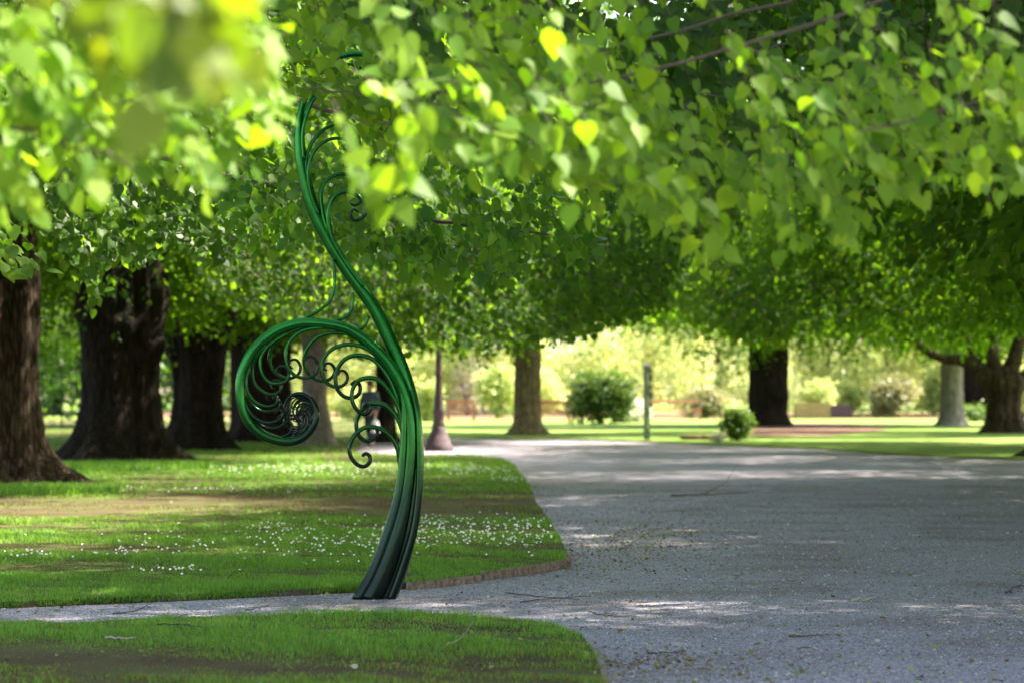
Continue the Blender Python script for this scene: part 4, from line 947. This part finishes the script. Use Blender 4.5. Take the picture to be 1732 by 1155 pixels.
# trees of the garden and beyond
CR_S = crown_mesh('crown', 4.2, 4.2, 3.6, 4.6, 50, 34, .24, 81, skirt=.9, lobe=1.5, K=6, L=.7)
CR_T = crown_mesh('crown', 4.0, 4.4, 3.9, 4.8, 50, 32, .24, 82, skirt=.9, lobe=1.4, K=6, L=.7)
CR_U = crown_mesh('crown', 8, 8, 8.5, 9.5, 130, 26, .36, 83, skirt=.95, lobe=2.3, K=6, L=1.0)
CR_V = crown_mesh('crown', 8, 8, 8.5, 9.5, 130, 50, .36, 84, skirt=.95, lobe=2.3, K=6, L=1.0)
CR_S[0].materials.append(LEAF_GOLD); CR_T[0].materials.append(LEAF_PALE); CR_U[0].materials.append(LEAF_PALE); CR_V[0].materials.append(LEAF_MID)
def gt(px, Y, sc, kind, label, rz=0, grp='young trees of the far garden'):
    cr = {'gold': CR_S, 'pale': CR_T, 'big': CR_U, 'dark': CR_V}[kind]
    x = (px - 866) / FPX * Y
    t = tree('garden_tree', x, Y, .16 if kind in ('gold', 'pale') else .4, label, BARK, None, cr, h=4 if kind in ('gold', 'pale') else 9, seed=abs(int(px)) + 5, rz=rz, group=grp, nlimb=5, fork=1.2 if kind in ('gold', 'pale') else 3)
    t.scale = (sc, sc, sc); return t
gt(1100, 168, 1.0, 'gold', 'golden young tree behind the grey-green post', .3)
gt(1215, 160, .95, 'gold', 'golden young tree left of the thick mulch-bed trunk', 2.1)
gt(985, 175, 1.0, 'pale', 'pale young tree above the rounded dark shrub', 1.2)
gt(800, 165, .9, 'pale', 'pale young tree right of the lamp post', 3.0)
gt(870, 170, .9, 'gold', 'golden young tree behind the lone trunk', 4.2)
gt(660, 165, .9, 'pale', 'pale young tree behind the scrolls of the sculpture', 5.2)
gt(1400, 165, .85, 'pale', 'pale young tree right of the thick mulch-bed trunk', .9)
gt(1500, 172, .9, 'pale', 'pale young tree behind the domed olive shrub', 3.9)
gt(1580, 178, .9, 'gold', 'golden young tree left of the pale grey trunk', 5.9)
gt(1690, 170, .9, 'pale', 'pale young tree behind the forked tree', 2.4)
gt(580, 170, .9, 'gold', 'golden young tree behind the slim grey trunk', 1.7)
gt(480, 175, .9, 'pale', 'pale young tree behind the green spiral', 4.9)
for i, (px, Y, k, lab) in enumerate([(-60, 150, 'dark', 'dark tall tree closing the view at the far left'), (90, 170, 'dark', 'dark tall tree seen between the two leftmost trunks'), (250, 190, 'dark', 'tall tree seen between the broad black trunk and the next'),
        (380, 200, 'big', 'tall pale tree left of the green spiral, far off'), (560, 215, 'big', 'tall pale tree far behind the spiral'), (760, 225, 'big', 'tall pale tree far behind the lamp post'), (980, 230, 'big', 'tall pale tree far behind the dark shrub'),
        (1180, 225, 'big', 'tall pale tree far behind the pinkish bench'), (1380, 225, 'big', 'tall pale tree far behind the planter box'), (1560, 215, 'big', 'tall pale tree far behind the olive shrub'), (1760, 205, 'dark', 'tall dark tree closing the view at the far right')]):
    gt(px, Y, 1.15, k, lab, i * 1.3, 'tall trees beyond the garden')
# hedge at far left
def hedge(px0, px1, py, hpx, label, leafm, seed):
    a = G(px0, py); b = G(px1, py); h = hpx / FPX * a.y; L = b.x - a.x; n = int(L * h * 26)
    r = np.random.default_rng(seed)
    o = np.stack([r.uniform(0, L, n), r.uniform(-.7, .7, n), r.uniform(.05, 1, n) * h], 1)
    o[:, 2] *= 1 + .12 * noise(o * np.array([1, 0, 0]), seed, 2, .8)
    V, F, _ = sprays(o, r.normal(size=(n, 3)) + np.array([0, -.5, .3]), np.full(n, .3), 5, .16, .2, True)
    V[:, 2] = np.clip(V[:, 2], 0, None)
    t = empty('hedge', (a.x, a.y, .05), label, 'hedge'); link('foliage', npmesh('foliage', V, F), leafm, t)
    mb = MB()
    for k in range(int(L / .8)): mb.tube([(k * .8 + .3, 0, -.05), (k * .8 + .3, 0, h * .7)], [.05, .02], 5)
    mb.build('stems', TWIG, t)
hedge(-200, 500, 722, 120, 'dark bluish green hedge behind the left row of trunks', LEAF_BLUE, 91)

# ------------------------------------------------------------------ person
JACKET = flat('blue_jacket', (0.035, 0.06, 0.09), .8, scale=30); TROUS = flat('dark_trousers', (0.03, 0.045, 0.06), .85, scale=30)
SKIN = flat('skin', (0.42, 0.24, 0.17), .6, var=.08); HAIR = flat('dark_hair', (0.03, 0.02, 0.015), .6); SHOE = flat('dark_shoes', (0.02, 0.02, 0.02), .5)
def skinned(name, verts, edges, radii, m, parent, root=0, sub=2):
    me = bpy.data.meshes.new(name); me.from_pydata(verts, edges, []); me.update()
    o = link(name, me, m, parent)
    md = o.modifiers.new('skin', 'SKIN'); md.use_smooth_shade = True
    for i, r in enumerate(radii):
        v = me.skin_vertices[0].data[i]; v.radius = (r, r) if not hasattr(r, '__len__') else r; v.use_root = (i == root)
    s = o.modifiers.new('sub', 'SUBSURF'); s.levels = sub; s.render_levels = sub
    return o
p = G(626, 755, .05)
pn = empty('person', (p.x, p.y, .05), 'person in dark blue jacket and trousers walking behind the scrolls with white bag', 'person', rz=R(-20))
hf = [(0, 0, .95), (0, 0, 1.12), (0, .0, 1.3), (0, 0, 1.42), (0, -.01, 1.50), (0, -.02, 1.58), (0, -.02, 1.67),
      (.18, 0, 1.40), (.23, .03, 1.14), (.21, -.08, .92), (.21, -.12, .85), (-.18, 0, 1.40), (-.24, -.02, 1.14), (-.22, -.14, .94), (-.22, -.19, .88),
      (.09, 0, .86), (.10, -.12, .50), (.10, -.05, .10), (.10, -.17, .03), (-.09, 0, .86), (-.10, .06, .50), (-.10, .26, .16), (-.10, .18, .04)]
he = [(0, 1), (1, 2), (2, 3), (3, 4), (4, 5), (5, 6), (3, 7), (7, 8), (8, 9), (9, 10), (3, 11), (11, 12), (12, 13), (13, 14), (0, 15), (15, 16), (16, 17), (17, 18), (0, 19), (19, 20), (20, 21), (21, 22)]
hr = [(.15, .11), (.135, .10), (.16, .11), (.11, .09), .055, (.075, .09), (.07, .085), .065, .048, .034, .03, .065, .048, .034, .03, .085, .062, .042, .035, .085, .062, .042, .035]
skinned('body', hf, he, hr, SKIN, pn)
skinned('jacket', [(0, 0, .88), (0, 0, 1.12), (0, 0, 1.3), (0, 0, 1.42), (0, -.01, 1.47), (.18, 0, 1.41), (.235, .03, 1.14), (.215, -.07, .95), (-.18, 0, 1.41), (-.245, -.02, 1.14), (-.225, -.13, .97)],
        [(0, 1), (1, 2), (2, 3), (3, 4), (3, 5), (5, 6), (6, 7), (3, 8), (8, 9), (9, 10)], [(.19, .14), (.17, .13), (.19, .14), (.13, .11), .075, .082, .066, .052, .082, .066, .052], JACKET, pn)
skinned('trousers', [(0, 0, .93), (.09, 0, .84), (.10, -.12, .50), (.10, -.06, .13), (-.09, 0, .84), (-.10, .06, .50), (-.10, .24, .19)], [(0, 1), (1, 2), (2, 3), (0, 4), (4, 5), (5, 6)],
        [(.16, .12), .10, .078, .06, .10, .078, .06], TROUS, pn)
for sx, y_, z_, tl in ((.10, -.05, .05, 0), (-.10, .24, .09, .5)):
    skinned('shoe', [(sx, y_ + .04, z_ + .01), (sx, y_ - .07, z_), (sx, y_ - .17, z_ - .01 - .04 * tl)], [(0, 1), (1, 2)], [.05, .05, .04], SHOE, pn)
skinned('hair', [(0, .03, 1.66), (0, .0, 1.72), (0, .05, 1.58)], [(0, 1), (0, 2)], [(.085, .085), (.065, .07), (.07, .05)], HAIR, pn)
mb = MB()
for sx in (-1, 1): mb.lathe([(.004, -.008), (.012, 0), (.004, .008)], 8, (sx * .03, -.108, 1.625))
mb.build('eyes', SHOE, pn)
mb = MB(); mb.add([(-.012, -.10, 1.60), (.012, -.10, 1.60), (0, -.13, 1.595), (0, -.105, 1.635)], [(0, 1, 2), (0, 2, 3), (2, 1, 3)]); mb.build('nose', SKIN, pn)
mb = MB(); mb.box((0, -.104, 1.572), (.045, .01, .01)); mb.build('mouth', BENCH, pn)
for sx in (-1, 1):
    hx_, hy_, hz_ = (.21, -.12, .85) if sx > 0 else (-.22, -.19, .88)
    for k in range(4):
        mb = MB(); y0 = hy_ - .03 + k * .02; mb.tube([(hx_, y0, hz_ - .02), (hx_ - sx * .006, y0 - .008, hz_ - .06), (hx_ - sx * .03, y0 - .006, hz_ - .085 + .004 * abs(k - 1))], [.0095, .009, .007], 7); mb.build('finger', SKIN, pn, True)
    mb = MB(); mb.tube([(hx_, hy_ - .03, hz_), (hx_ - sx * .015, hy_ - .06, hz_ - .025), (hx_ - sx * .02, hy_ - .065, hz_ - .05)], [.012, .011, .008], 7); mb.build('thumb', SKIN, pn, True)
cs_, sn_ = math.cos(R(-20)), math.sin(R(-20))
bx_, by_ = .21 * cs_ + .13 * sn_, .21 * sn_ - .13 * cs_
bag = empty('carrier_bag', (p.x + bx_, p.y + by_, .42), 'white carrier bag hanging from the walking person\'s hand', 'bag', rz=R(-20))
mb = MB(); mb.box((0, 0, .16), (.13, .30, .30), taper=.8); mb.box((0, 0, .32), (.10, .24, .04), taper=.7); mb.build('bag_body', flat('white_plastic', (.75, .75, .78), .5), bag)
mb = MB(); mb.tube([(0, -.08, .32), (0, -.04, .39), (0, 0, .41), (0, .04, .39), (0, .08, .32)], .008, 6); mb.build('handle', flat('white_handle', (.7, .7, .72), .5), bag)
